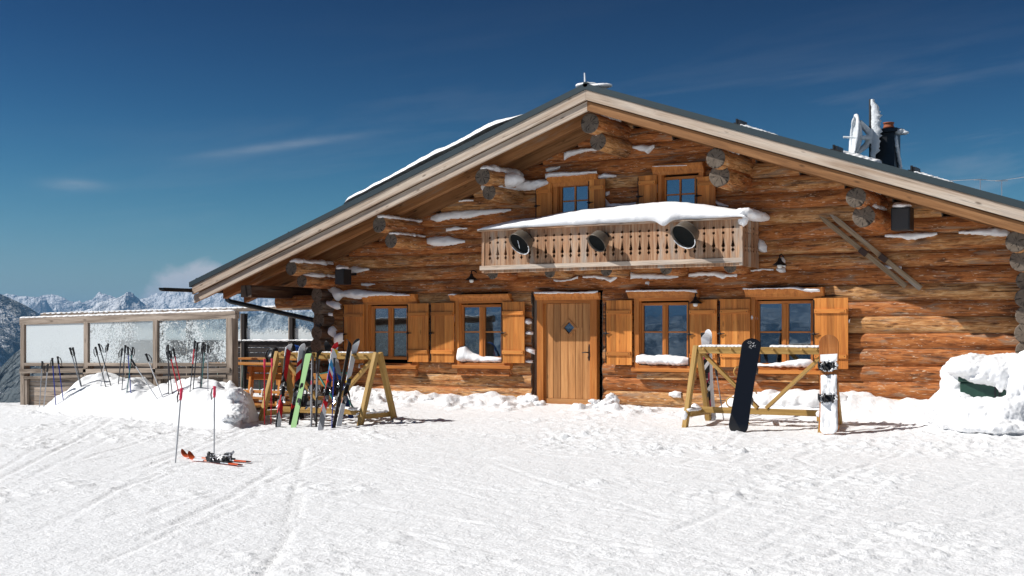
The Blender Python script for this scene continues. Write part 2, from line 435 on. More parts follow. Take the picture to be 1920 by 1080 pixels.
# ------------------------------------------------------------------ snow ground
DD = [-60, -2, 0, 2, 4.5, 9.8, 14, 21, 40, 120]
ZD = [0, 0, 0, -.12, -.21, -.25, -.31, -.40, -.8, -6]
def base_z(x, y):
    x = np.asarray(x, float); y = np.asarray(y, float)
    d = -y
    z = np.interp(d, DD, ZD)
    z = z+.11*sst(-3.2, -6.5, x)*np.exp(-((d-5.2)/2.4)**2)
    # drop-off beyond the terrace and west of it
    e = np.where(x < -5.8, 3.0, 40.)
    e = e+(-4.05-e)*sst(-10.0, -10.9, x)
    z = z-.55*np.clip(y-e, 0, None)
    z = z-.35*np.clip(-x-13.5, 0, None)**1.1
    return z
def bank(x, y):
    d = -np.asarray(y, float)
    w = sst(2.9, 3.6, x)*(.30+.12*fbm(x*1.7, y*.3, 5, 3))*(1-sst(.15, 1.15, d))
    w = w+sst(-.75, -1.0, x)*sst(-5.8, -4.9, x)*(.13+.1*fbm(x*2.2, y, 8, 3))*(1-sst(.1, .75, d))
    return np.where(d > -.4, w, 0)

def ground_pt(px, py):
    a = (px-CX)/F; d = (FW[0]+a*RX[0], FW[1]+a*RX[1]); k = (YH-py)/F
    lo = 5.; hi = 5.
    while hi < 34 and CAM[2]+k*hi > surf_z(CAM[0]+d[0]*hi, CAM[1]+d[1]*hi): lo = hi; hi += .08
    for _ in range(30):
        t = (lo+hi)/2
        x, y, z = CAM[0]+d[0]*t, CAM[1]+d[1]*t, CAM[2]+k*t
        if z > surf_z(x, y): lo = t
        else: hi = t
    return Vector((x, y, z))

# mound of snow along the front of the wind break
CR = [(98, 778), (114, 768), (136, 744), (150, 728), (166, 706), (180, 700), (204, 709), (233, 711), (242, 706), (262, 722), (288, 727), (300, 720), (350, 717), (370, 711), (397, 720), (421, 725), (441, 731), (450, 737), (454, 745)]
crp = [wall(a, b, -4.8) for a, b in CR]
crx = [p.x for p in crp]; crz = [p.z for p in crp]
def mound_z(x, y):
    x = np.asarray(x, float); y = np.asarray(y, float)
    cz = np.interp(x+.86*np.minimum(y+4.8, 0)*sst(-6.5, -4.5, x), crx, crz)
    g = base_z(x, y)
    d = -y+.10*fbm(x*1.3, y*1.3, 71, 3)
    pr = (1-sst(4.9, 5.9, d))*(.25+.75*sst(3.9, 4.5, d))
    ends = sst(crx[0]-.2, crx[0]+.5, x)*(1-sst(crx[-1]-.26+.10*fbm(y*2.3, y*0+.5, 36, 2), crx[-1]+.06, x+.86*np.minimum(y+4.8, 0)))
    h = np.clip(cz-g-.015, 0, None)*pr*ends
    h = h+ends*pr*(.05*fbm(x*2.6, y*2.6, 31, 4)+.03*fbm(x*7, y*7, 33, 3)+np.clip(fbm(x*4.6, y*4.6, 37, 3)-.12, 0, None)*.16)
    return g+h-.04*(1-np.clip(h*12, 0, 1))
def surf_z(x, y):
    z = float(base_z(x, y)+bank(x, y))
    if -9.6 < x < -2.7 and -6.4 < y < -4.: z = max(z, float(mound_z(x, y)))
    return z

def spread(a, b, step, ends, growth=1.25):
    core = list(np.arange(a, b+1e-6, step)); lo = []; hi = []
    s = step; v = core[0]
    while v > ends[0]: s *= growth; v -= s; lo.append(v)
    s = step; v = core[-1]
    while v < ends[1]: s *= growth; v += s; hi.append(v)
    return np.array(lo[::-1]+core+hi)
gx = spread(-12.2, 10.9, .034, (-60, 90)); gy = spread(-15.2, .3, .034, (-120, 60))
GX, GY = np.meshgrid(gx, gy)
GZ = base_z(GX, GY)+bank(GX, GY)
tr = np.zeros_like(GZ)
def track(p, q, w=.045, dep=.016, curve=0., seed=0, lip=.4):
    """one ski groove pressed between two ground points"""
    p = np.array(p[:2]); q = np.array(q[:2]); ln = np.linalg.norm(q-p)
    if ln < .2: return
    t = (q-p)/ln; n = np.array([-t[1], t[0]])
    x0, x1 = min(p[0], q[0])-.5-abs(curve), max(p[0], q[0])+.5+abs(curve); y0, y1 = min(p[1], q[1])-.5-abs(curve), max(p[1], q[1])+.5+abs(curve)
    ix = slice(*np.searchsorted(gx, [x0, x1])); iy = slice(*np.searchsorted(gy, [y0, y1]))
    X = GX[iy, ix]-p[0]; Y = GY[iy, ix]-p[1]
    al = X*t[0]+Y*t[1]; ac = X*n[0]+Y*n[1]-curve*4*(al/ln)*(1-al/ln)-.02*vn(al*1.1, al*0+seed, 3)
    fade = sst(0, .5, al)*(1-sst(ln-.5, ln, al))*(.55+.45*vn(al*1.6, al*0, seed+5))
    g = -dep*np.exp(-(ac/w)**2)+dep*lip*np.exp(-((np.abs(ac)-w*2.1)/(w*.9))**2)
    tr[iy, ix] += g*np.clip(fade, 0, 1)
def gflat(px, py):
    t = (CAM[2]+.28)*F/(py-YH); a = (px-CX)/F
    return (CAM[0]+(FW[0]+a*RX[0])*t, CAM[1]+(FW[1]+a*RX[1])*t)
for pts in ([(572, 842), (556, 905), (531, 1015), (478, 1090)], [(566, 920), (556, 975), (500, 1060)]):
    for a, b in zip(pts[:-1], pts[1:]): track(gflat(*a), gflat(*b), .022, .02, .0, 1, 0.)
rr = random.Random(5)
for i in range(32):      # left: tracks running up to the right
    x = rr.uniform(-80, 420); y = rr.uniform(835, 1075); l = rr.uniform(120, 330)
    track(gflat(x, y), gflat(x+l, y-l*rr.uniform(.16, .5)), rr.uniform(.025, .045), rr.uniform(.006, .015), rr.uniform(-.2, .2), i)
for i in range(52):      # right: long glide tracks running down to the right
    x = rr.uniform(560, 1700); y = rr.uniform(850, 1065); l = rr.uniform(200, 620)
    track(gflat(x, y), gflat(x+l, y+l*rr.uniform(.06, .3)), rr.uniform(.03, .04), rr.uniform(.005, .012), rr.uniform(-.25, .25), i+60)
for i in range(20):
    x = rr.uniform(1150, 1850); y = rr.uniform(860, 1075); l = rr.uniform(80, 260)
    track(gflat(x, y), gflat(x+l, y-l*rr.uniform(.2, .45)), rr.uniform(.04, .06), rr.uniform(.006, .014), rr.uniform(-.1, .1), i+160)
for i in range(26):
    x = rr.uniform(200, 1700); y = rr.uniform(830, 900); l = rr.uniform(150, 420)
    track(gflat(x, y), gflat(x+l, y+l*rr.uniform(-.08, .08)), rr.uniform(.03, .04), rr.uniform(.005, .011), rr.uniform(-.2, .2), i+260)
near = ((GX > -14) & (GX < 13) & (GY > -18) & (GY < 1)).astype(float)
dirt = np.clip(fbm(GX*.55, GY*.55, 41, 3)*1.4+.45, 0, 1)             # where the snow is churned up
clod = np.clip(fbm(GX*5.5, GY*5.5, 43, 3)-.12, 0, None)*.085+np.clip(fbm(GX*9.7, GY*9.7, 47, 2)-.25, 0, None)*.08
zone = np.exp(-((-GY-3.6)/2.2)**2)*np.clip(fbm(GX*.8, GY*.8, 141, 2)+.45, 0, 1)
crumb = np.clip(vn(GX*12.3+3*vn(GX, GY, 81), GY*12.3, 82)-.38, 0, None)*.038*(vn(GX*1.9, GY*1.9, 83) > -.25)+np.clip(vn(GX*8.1, GY*8.1, 84)-.62, 0, None)*.07
GZ = GZ+near*(.016*fbm(GX*.7, GY*.7, 21, 3)+.004*fbm(GX*2.6, GY*2.6, 23, 4)+(dirt**2+zone)*clod*.45+crumb*(.12+1.0*dirt**1.5+.8*zone)+.0035*vn(GX*13, GY*13, 29))
GZ = GZ+tr+near*.05*bank(GX, GY)/.3*fbm(GX*5, GY*5, 51, 3)
wallbits = np.exp(-((GY+.75)/.5)**2)*np.clip(fbm(GX*3.1, GY*3.1, 55, 3)-.05, 0, None)*.28*(np.abs(GX-0)>.5)
GZ = GZ+wallbits*(GX > -5.2)*(GX < 3)
ground = grid_object('snow_ground', gx, gy, GZ, 'ground')
tag(ground, kind='structure')

def pile_grid(name, x0, x1, y0, y1, step, fn, label):
    xs = np.arange(x0, x1, step); ys = np.arange(y0, y1, step)
    X, Y = np.meshgrid(xs, ys); Z = fn(X, Y)
    o = grid_object(name, xs, ys, Z, 'snow')
    return tag(o, label, 'snow pile', kind='thing')
pile_grid('snow_mound', -9.6, -2.7, -6.5, -4.33, .03, mound_z, 'long shovelled snow mound in front of the glazed wind break, stuck full of ski poles')

# ------------------------------------------------------------------ snow lumps
TEX = {}
def ctex(size, depth=3):
    if (size, depth) not in TEX:
        t = bpy.data.textures.new('clouds_%g' % size, 'CLOUDS'); t.noise_scale = size; t.noise_depth = depth
        TEX[(size, depth)] = t
    return TEX[(size, depth)]
def heap(name, blobs, label=None, cat='snow pile', voxel=.03, disp=((.22, .09), (.07, .04)), parent=None, kind=None, mat='snow', group=None):
    """one continuous lump of snow grown from ellipsoids (centre, radii)"""
    bm = bmesh.new()
    for (c, r) in blobs:
        bmesh.ops.create_icosphere(bm, subdivisions=3, radius=1., matrix=Matrix.Translation(c) @ Matrix.Diagonal((*r, 1)))
    me = bpy.data.meshes.new(name); bm.to_mesh(me); bm.free()
    me.materials.append(MT[mat])
    o = bpy.data.objects.new(name, me); COL.objects.link(o)
    r = o.modifiers.new('remesh', 'REMESH'); r.mode = 'VOXEL'; r.voxel_size = voxel; r.use_smooth_shade = True
    for sz, st in disp:
        d = o.modifiers.new('lumps', 'DISPLACE'); d.texture = ctex(sz); d.strength = st; d.mid_level = .5; d.texture_coords = 'LOCAL'
    if parent: o.parent = parent
    return tag(o, label, cat if label else None, group, kind or ('thing' if label else None))

def puff_into(mb, ctrl, y0, thick, seed=0, jag=.012, m=7, px=True):
    """snow clinging to a wall: top and bottom outline given along its length, bulging out by thick"""
    P = []
    for (a, t, b) in ctrl:
        p = wall(a, t, y0) if px else Vector((a, y0, t)); q = wall(a, b, y0) if px else Vector((a, y0, b))
        P.append((p.x, p.z, q.z))
    xs = np.array([p[0] for p in P]); zt = np.array([p[1] for p in P]); zb = np.array([p[2] for p in P])
    ln = xs[-1]-xs[0]; n = int(max(8, min(90, ln/.022)))
    X = np.linspace(xs[0], xs[-1], n); T = np.interp(X, xs, zt); B = np.interp(X, xs, zb)
    env = np.minimum(1, np.minimum(np.arange(n), n-1-np.arange(n))/max(2, n*.12))**.5
    jg = jag*(1+0*X)
    T = T+jg*fbm(X*14, X*0+seed, seed, 3)*env; B = B+1.5*jg*fbm(X*17, X*0+seed+9, seed+3, 3)*env
    hh = T-B; hm = max(hh.max(), 1e-3)
    vs = []; fs = []
    for i in range(n):
        for j in range(m+1):
            s = j/m; z = B[i]+(T[i]-B[i])*s
            prof = max(0, 4*s*(1-s))**.5*(1-.25*s)
            d = thick*prof*env[i]*(.45+.55*hh[i]/hm)*(1+.35*mnoise.noise((X[i]*9+seed, z*9, seed*.7)))
            vs.append((X[i]+.01*mnoise.noise((X[i]*20, z*20, seed)), y0-d, z))
        vs.append((X[i], y0+.05, B[i])); vs.append((X[i], y0+.05, T[i]))
    w = m+3
    for i in range(n-1):
        for j in range(m): fs.append((i*w+j, (i+1)*w+j, (i+1)*w+j+1, i*w+j+1))
        fs.append((i*w+m, (i+1)*w+m, (i+1)*w+m+2, i*w+m+2))
        fs.append((i*w, i*w+m+1, (i+1)*w+m+1, (i+1)*w))
    mb.add(vs, fs, None, .5, 0, True)
def puff(name, ctrl, y0, thick, label, cat='snow', seed=0, jag=.012):
    mb = MB(); puff_into(mb, ctrl, y0, thick, seed, jag)
    return tag(mb.build(name, 'snow'), label, cat, kind='thing')

# ================================================================== THE LOG CABIN
RXC = 1.17; SL = .341; ZT = 5.65                # ridge position, roof slope, ridge height at the verge
zr = lambda x: ZT-SL*abs(x-RXC)
cabin = empty('log_cabin', (0, 0, 0), 'big log cabin with a wide snowy gable roof, carved balcony and open shutters', 'log cabin')

# photo traces of the openings: casing, cornice, glass and shutters
WIN = [
 dict(fr=(682.5, 784, 565, 690), co=(677, 777, 552.8, 565), gl=[(702.9, 729), (738, 763.5)], gt=578.6, gb=668, gm=622.6, sl=(643.8, 681.8, 571.2, 681), sr=(764, 803, 569, 679)),
 dict(fr=(854.5, 960, 562, 690), co=(841, 953, 552.6, 562.5), gl=[(870.5, 900), (910.5, 940.5)], gt=576.4, gb=668, gm=622.4, sl=(807, 851, 568, 680), sr=(940.6, 983, 566, 681)),
 dict(fr=(1190, 1308, 557, 696), co=(1175, 1308, 546.5, 557.5), gl=[(1207.7, 1243), (1252.8, 1288.6)], gt=573, gb=676, gm=622.6, sl=(1135.5, 1184.5, 563.6, 684.6), sr=(1291, 1344, 562, 690)),
 dict(fr=(1408, 1540, 554, 700), co=(1395, 1542, 541, 555), gl=[(1424.8, 1466.6), (1479.2, 1521)], gt=570, gb=681, gm=622.7, sl=(1348.6, 1406, 561, 689), sr=(1525, 1590, 559, 692)),
 dict(fr=(1038, 1118, 343, 428), co=(1025, 1117, 332, 344.5), gl=[(1054.7, 1078), (1080.5, 1103)], gt=351.5, gb=414, gm=378, sl=(1004.5, 1035, 345, 425), sr=(1103.5, 1134, 337, 420), up=True),
 dict(fr=(1234, 1320, 321, 408), co=(1221, 1317, 310.5, 322), gl=[(1249.6, 1274.5), (1277.5, 1303)], gt=338, gb=395, gm=366, sl=(1196, 1231, 330, 405), sr=(1306, 1341, 332, 400), up=True)]
openings = []
for w in WIN:
    a = wall(w['fr'][0]+9, w['fr'][2], -.02); b = wall(w['fr'][1]-9, w['fr'][3]-9, -.02)
    openings.append((a.x, b.x, b.z, a.z))
openings.append((-.80, .735, -1, 2.03))

# ---- log walls
mb = MB()
PIT = .266
for k in range(-1, 20):
    zc = .137+PIT*k
    lim = (ZT-.40-zc)/SL
    x0, x1 = max(RXC-lim, -6.18), min(RXC+lim, 8.5)
    if k == 7: x0 = -7.28
    if x1-x0 < .3: continue
    cuts = sorted((o[0], o[1]) for o in openings if o[2]-.06 < zc < o[3]+.06)
    segs = []; x = x0
    for a, b in cuts:
        if a-x > .12: segs.append((x, a))
        x = max(x, b)
    if x1-x > .12: segs.append((x, x1))
    yc = .135+random.uniform(-.014, .014)
    for a, b in segs:
        n = max(2, int((b-a)/.18)); tone = random.random()
        r0 = .149+random.uniform(-.008, .006); r1 = .149+random.uniform(-.008, .006); ph = random.random()*9
        pts = [(a+(b-a)*i/n, yc+.008*math.sin(i*.31+ph), zc+.007*math.sin(i*.23+ph*2)) for i in range(n+1)]
        k0 = len(mb.v)
        mb.tube(pts, [r0+(r1-r0)*i/n for i in range(n+1)], 18, True, tone, 0, 1, .05, True, .012)
        for q in range(k0, len(mb.v)):                       # hewn flat: wider than deep
            x_, y_, z_ = mb.v[q]; mb.v[q] = (x_, yc-.058+(y_-yc)*.58, z_)
        mb.box(max(a, -5.95)+.03, min(b, 8.3)-.03, .14, .25, zc-.14, zc+.14, .2, 2)
mb.prism([(-5.95, 2.72), (8.3, 2.72), (8.3, zr(8.3)-.17), (RXC, ZT-.17), (-5.95, zr(-5.95)-.17)], (0, .27, 0), (1, 0, 0), (0, 0, 1), (0, 1, 0), .04, .3, 2, 'x')
mb.build('front_wall', ['log', 'end', 'logdark'], cabin)
for sx in (-5.78, 8.12):
    mb = MB()
    for k in range(-1, 10 if sx < 0 else 10):
        zc = .137+PIT*(k+.5)
        if zc > 2.75: continue
        f = -.36+random.uniform(-.05, .06)
        mb.tube([(sx+random.uniform(-.015, .015), f+i*(12-f)/24, zc) for i in range(25)], [.152-.03*math.sin(zc*4)**2*0 for i in range(25)], 12, True, None, 0, 1, .06, True, .012)
        mb.box(sx-.06, sx+.06, .2, 11.9, zc-.14, zc+.14, .3, 2)
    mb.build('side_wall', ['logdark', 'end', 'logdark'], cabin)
mb = MB()
for k in range(-1, 20):
    zc = .137+PIT*k; lim = (ZT-.42-zc)/SL
    mb.tube([(max(RXC-lim, -6.1)+.01, 11.8, zc), (RXC, 11.8, zc), (min(RXC+lim, 8.4)-.01, 11.8, zc)], .15, 10, True, None, 0, 1)
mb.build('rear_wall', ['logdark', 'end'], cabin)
mb = MB()
mb.box(-5.7, 8.05, .27, 11.7, .05, .12, .4, 0); mb.box(-5.7, 8.05, .27, 11.7, 2.45, 2.55, .4, 0)
mb.build('floor_deck', ['logdark'], cabin)

# ---- purlin log ends carrying the roof
PURL = [((1106, 231), .185, (1121, 265), .165), ((905, 331), .165, (917, 360.5), .15), ((711, 421), .165, (733, 451), .15), ((546, 503), .15, (566, 527), .135),
        ((1342, 297), .175, (1349, 330), .19), ((1605, 370), .165, (1619, 405), .185), ((1906, 453), .165, (1915, 488), .17)]
plog = []
for up, ru, lo, rl in PURL:
    for p, r, ln in ((up, ru, 1.25), (lo, rl, 1.02)):
        c = wall(*p, -ln); m = MB()
        m.tube([(c.x, -ln, c.z), (c.x, -ln+.3, c.z), (c.x, -.6, c.z), (c.x, -.2, c.z-.003), (c.x, .3, c.z)], [r*.97, r, r*1.02, r, r], 18, True, None, 0, 1, .07, True, .01)
        m.build('purlin_log', ['log', 'end'], cabin); plog.append((c, r, ln))
c = wall(462, 546, -1.25); m = MB()
m.beam((c.x, -1.25, c.z), (c.x, 11.5, c.z), .30, .25, (0, 0, 1), .25, 0)
m.box(c.x-.148, c.x+.148, -1.262, -1.25, c.z-.123, c.z+.123, .5, 1, 'y')
m.build('eave_beam', ['logdark', 'end'], cabin, .012)
m = MB(); m.beam((RXC*2-c.x, -1.25, c.z), (RXC*2-c.x, 11.5, c.z), .30, .25, (0, 0, 1), .25, 0)
m.build('eave_beam', ['logdark'], cabin, .012)

# ---- roof
XL, XR = -8.27, 10.61
def slope_board(mb, x0, x1, ot, ob, y0, y1, mat=0, tone=None):
    ro = Vector((random.random()*40, random.random()*40, random.random()*40)); vs = []; gs = []
    for x in (x0, x1):
        for y in (y0, y1):
            for o in (ob, ot):
                vs.append((x, y, zr(x)-o)); gs.append(ro+Vector((abs(x-RXC)*1.057, o, y)))
    mb.add(vs, [(0, 1, 3, 2), (4, 6, 7, 5), (0, 4, 5, 1), (2, 3, 7, 6), (0, 2, 6, 4), (1, 5, 7, 3)], gs, tone, mat)
m = MB(); slope_board(m, XL-.07, RXC, 0, .105, -1.50, 12.3); slope_board(m, RXC, XR+.07, 0, .105, -1.50, 12.3)
m.tube([(RXC, -1.5, ZT-.02), (RXC, 12.3, ZT-.02)], .05, 8)
roof = m.build('roof', 'rooftin', cabin)
for a, b in ((XL, RXC), (RXC, XR)):
    m = MB(); slope_board(m, a, b, .107, .285, -1.48, -1.43); m.build('verge_board', 'barge', roof, .004)
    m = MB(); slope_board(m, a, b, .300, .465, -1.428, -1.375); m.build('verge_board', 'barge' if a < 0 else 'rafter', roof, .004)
    m = MB(); slope_board(m, a+.02 if a < 0 else a, b-.02 if a > 0 else b, .107, .16, -1.37, 12.2)
    m.build('soffit', 'rafter', roof)
    for y in (-1.25, -.62, .02):
        m = MB(); slope_board(m, a+.12 if a < 0 else a, b-.12 if a > 0 else b, .162, .40 if y < 0 else .47, y-.07, y+.07); m.build('rafter', 'rafter', roof, .006)
    for y in (1.2, 2.4, 3.6):
        m = MB(); slope_board(m, a+.12 if a < 0 else a, b-.12 if a > 0 else b, .162, .40, y-.07, y+.07); m.build('rafter', 'rafter', roof)
# eave gutters, the left one running on beyond the verge
m = MB(); zg = zr(XL)-.21
g0 = wall(300, 557, -2.2)
def gut(x, z, y0, y1):
    seg = 9; vs = []; fs = []
    for y in (y0, y1):
        for rr_ in (.075, .062):
            for k in range(seg): an = math.pi+math.pi*k/(seg-1); vs.append((x+rr_*math.cos(an), y, z+rr_*math.sin(an)))
    for k in range(seg-1):
        fs += [(k, k+1, 2*seg+k+1, 2*seg+k), (seg+k, 3*seg+k, 3*seg+k+1, seg+k+1), (k, seg+k, seg+k+1, k+1), (2*seg+k, 2*seg+k+1, 3*seg+k+1, 3*seg+k)]
    m.add(vs, fs, None, .5, 0, True)
gut(XR+.10, zg+.05, -1.6, 12.2); m.build('gutter', 'pipe', roof); m = MB(); gut(XL-.10, zg+.05, -2.25, 12.2)
m.box(XL-.10, XL+.02, -1.43, -1.39, zg-.03, zg+.06)
m.build('gutter', 'pipe', roof)
e = wall(592, 601, -.05); m = MB(); gx0 = XL-.10
m.tube([(gx0, -.35, zg), (gx0, -.35, zg-.10), (gx0+.02, -.35, zg-.16), (gx0+.10, -.34, zg-.20), (e.x-.1, -.08, e.z+.02), (e.x, -.05, e.z-.01)], .052, 12)
m.build('downpipe', 'pipe', roof)
# frozen ridge spike, snow guards
m = MB(); p = wall(1097, 152, -1.1)
m.tube([(p.x, -1.1, ZT-.05), (p.x, -1.1, ZT+.1), (p.x-.01, -1.1, ZT+.27)], [.022, .02, .013], 6, True)
m.tube([(p.x+.03, -1.1, ZT-.05), (p.x+.05, -1.1, ZT+.04), (p.x+.08, -1.1, ZT+.07)], [.06, .045, .02], 8, True)
m.build('ridge_spike', 'rime', roof)
for px, py in ((545, 438), (372, 530), (1386, 234), (1568, 278), (1714, 322)):
    q = wall(px, py, -1.2); x = q.x; z = zr(x); m = MB()
    m.beam((x-.09, -1.2, z+.01+.03), (x+.09, -1.2, z+.01-.03+.02), .05, .03, tone=.4)
    m.box(x-.02, x+.02, -1.22, -.9, z, z+.09, .4); m.box(x-.05, x-.02, -1.23, -1.17, z, z+.11, .4)
    m.build('snow_guard', 'black', roof)
# chimney
def on_roof(px, y):
    a = (px-CX)/F; d = (FW[0]+a*RX[0], FW[1]+a*RX[1]); t = (y-CAM[1])/d[1]
    return CAM[0]+d[0]*t, t
YC = 2.2
xa, t = on_roof(1637, YC); xb, _ = on_roof(1680, YC); ztop = CAM[2]+t*(YH-243)/F
m = MB(); m.box(xa+.03, xb-.03, YC, YC+.42, zr(xb)-.3, ztop-.07, .5, 0, 'z')
m.box(xa-.02, xb+.03, YC-.05, YC+.47, ztop-.07, ztop, .3, 0)
ch = m.build('chimney', plain('dark_chimney_cladding', (.016, .02, .026), .4, .3, .25, 5), roof, .006)
xm = xa*.52+xb*.48
m = MB(); m.lathe([(.085, -.05), (.085, .03), (.10, .035), (.10, .06), (.088, .065), (.088, .11), (.10, .115), (.10, .135), (.06, .14), (.0, .14)], (xm+.03, YC+.2, ztop+.0), (0, 0, 1), 16)
m.build('chimney_pot', 'terracotta', ch)
rb = [((xb+.04, YC+.1, ztop-.06), (.10, .12, .055)), ((xb+.13, YC+.1, ztop-.09), (.08, .08, .035))]
for k in range(6): rb.append(((xb-.0, YC+.02+.06*k, ztop-.25-.09*k), (.03, .03, .12)))
heap('chimney_rime', rb, 'ragged white rime ice frozen onto the right edge of the dark chimney', 'ice', .012, ((.06, .03),), mat='rime')
# snow lying on the left roof slope
def roof_snow(x0, x1, name, label, amp=.17, seed=3):
    xs = np.arange(x0, x1, .05); ys = np.concatenate([np.linspace(-1.49, -1.3, 6), np.arange(-1.2, 11.9, .35)])
    X, Y = np.meshgrid(xs, ys)
    en = np.clip((X-x0)/.12, 0, 1)**.5*np.clip((x1-X)/.8, 0, 1)**.7
    front = np.clip((Y+1.505)/.06, 0, 1)**.5
    th = amp*(.8+.35*fbm(X*1.3, Y*.8, seed, 3)+.12*fbm(X*6, Y*3, seed+2, 3))*en*front
    Z = ZT-SL*np.abs(X-RXC)+th-.005
    Y2 = Y-.03*(Y < -1.42)*th/amp
    o = grid_object(name, X, Y2, Z, 'snow')
    return tag(o, label, 'snow', kind='thing')
a = wall(643, 390, -1.49).x; b = wall(985, 218, -1.49).x
roof_snow(a, b, 'roof_snow', 'thick strip of snow along the upper left slope of the cabin roof')
heap('ridge_snow', [((RXC-.08, -1.3, ZT+.0), (.2, .18, .05)), ((RXC+.2, -1.3, ZT-.04), (.22, .16, .04))], 'small cap of snow on the very top of the roof ridge', 'snow', .02, ((.1, .03),))
gs_ = []
for x0, n in ((wall(1392, 236, -1.2).x, 9), (wall(1718, 322, -1.2).x, 8)):
    heap('guard_snow', [((x0+.07*i, -1.15, zr(x0+.07*i)+.005), (.05, .12, .036-.003*i)) for i in range(n)], 'thin line of snow held by the guards on the '+('upper' if n == 9 else 'lower')+' right roof slope', 'snow', .02, ((.05, .03),), group='snow behind roof guards')
x0 = wall(1578, 283, -.4).x
heap('guard_snow', [((x0+.1*i, -.2, zr(x0+.1*i)+.03), (.09, .2, .06)) for i in range(6)], 'low ridge of snow on the roof just left of the frozen dish', 'snow', .02, ((.06, .04),), group='snow behind roof guards')

# ---- windows
def board_shutter(mb, x0, x1, z0, z1, y, hinge_left):
    n = max(2, round((x1-x0)/.115)); w = (x1-x0)/n
    for i in range(n):
        mb.box(x0+i*w+.001, x0+(i+1)*w-.001, y-.024, y, z0, z1, None, 0, 'z')
    for z in (z0+(z1-z0)*.175, z0+(z1-z0)*.815):
        mb.box(x0+.02, x1-.02, y-.05, y-.022, z-.035, z+.035, None, 0)
        for x in (x0+.05, x1-.05): mb.box(x-.006, x+.006, y-.053, y-.049, z-.006, z+.006, .3, 1)
    xe = x0+.006 if hinge_left else x1-.006
    mb.box(xe-.008, xe+.008, y-.034, y-.018, z0+.03, z1-.03, .3, 1)
    zc = z0+(z1-z0)*.49
    mb.tube([(xe-.03, y-.04, zc), (xe+.03, y-.045, zc), (xe+.10, y-.04, zc+.004)], [.012, .014, .007], 6, True, .3, 1)
    mb.lathe([(.0, -.02), (.024, -.015), (.024, .015), (0, .02)], (xe+.01, y-.045, zc), (0, 1, 0), 8, .3, 1)
for w in WIN:
    up = w.get('up')
    A = wall(w['fr'][0], w['fr'][2], -.06); B = wall(w['fr'][1], w['fr'][3], -.06)
    x0, x1, z0, z1 = A.x, B.x, B.z, A.z
    g = [(wall(a, w['gt'], 0).x, wall(b, w['gt'], 0).x) for a, b in w['gl']]
    gz1 = wall(w['gl'][0][0], w['gt'], 0).z; gz0 = wall(w['gl'][0][0], w['gb'], 0).z; gzm = wall(w['gl'][0][0], w['gm'], 0).z
    cw = min(.13, (g[0][0]-x0)*.62)
    m = MB()
    xr = x1
    m.box(x0, x0+cw, -.09, .03, z0, z1, None, 0, 'z'); m.box(xr-cw, xr, -.09, .03, z0, z1, None, 0, 'z')
    m.box(x0+cw, xr-cw, -.087, .03, z1-.075, z1, None, 0)
    m.box(x0+cw, xr-cw, -.087, .03, z0, z0+.09, None, 0)
    # deep reveal
    m.box(x0+cw, x0+cw+.02, -.06, .2, z0+.09, z1-.075, None, 0, 'z'); m.box(xr-cw-.02, xr-cw, -.06, .2, z0+.09, z1-.075, None, 0, 'z')
    wn = m.build('window', 'frame', cabin, .004)
    C = wall(w['co'][0], w['co'][2], -.16); D = wall(w['co'][1], w['co'][3], -.16)
    m = MB(); hc = C.z-D.z
    m.prism([(-.03, D.z), (-.10, D.z), (-.115, D.z+hc*.35), (-.16, D.z+hc*.75), (-.165, C.z), (-.03, C.z)], (C.x, 0, 0), (0, 1, 0), (0, 0, 1), (1, 0, 0), D.x-C.x, None, 0)
    m.build('cornice', 'frame', wn, .003)
    sx0, sx1 = x0+cw+.02, xr-cw-.02
    m = MB()
    m.box(sx0, g[0][0], -.025, .03, gz0-.06, gz1+.05, None, 0, 'z'); m.box(g[1][1], max(sx1, g[1][1]+.03), -.025, .03, gz0-.06, gz1+.05, None, 0, 'z')
    mc = (g[0][1]+g[1][0])/2
    if up: m.box(g[0][1], g[1][0], -.02, .03, gz0, gz1, None, 0, 'z')
    else:
        m.box(g[0][1], mc-.002, -.025, .03, gz0, gz1, None, 0, 'z'); m.box(mc+.002, g[1][0], -.025, .03, gz0, gz1, None, 0, 'z')
        m.box(mc-.025, mc+.025, -.04, -.024, gz0, gz1, None, 0, 'z')
    m.box(g[0][0], g[1][1], -.025, .03, gz1, gz1+.05, None, 0); m.box(g[0][0], g[1][1], -.025, .03, gz0-.06, gz0, None, 0)
    for a, b in g: m.box(a, b, -.012, .025, gzm-.013, gzm+.013, None, 0)
    m.build('sash', 'frame', wn, .003)
    for a, b in g:
        m = MB(); m.box(a-.004, b+.004, .004, .012, gz0-.004, gz1+.004, .5, 0, 'z'); m.build('pane', 'pane', wn)
    for k, key in enumerate(('sl', 'sr')):
        P = wall(w[key][0], w[key][2], -.13); Q = wall(w[key][1], w[key][3], -.13)
        m = MB(); board_shutter(m, P.x, Q.x, Q.z, P.z, -.105, True)
        m.build('shutter', ['pine', 'iron'], wn, .003)
    m = MB(); m.box(x0-.02, xr+.02, -.17, -.092, z0-.02, z0+.045, None, 0)
    if not up:
        m.box(x0+.06, xr-.04, -.10, .0, z0-.16, z0-.03, None, 1)
    m.build('sill', ['frame', 'log'], wn, .004)
    w['_'] = (x0, xr, z0, z1, g, gz0)

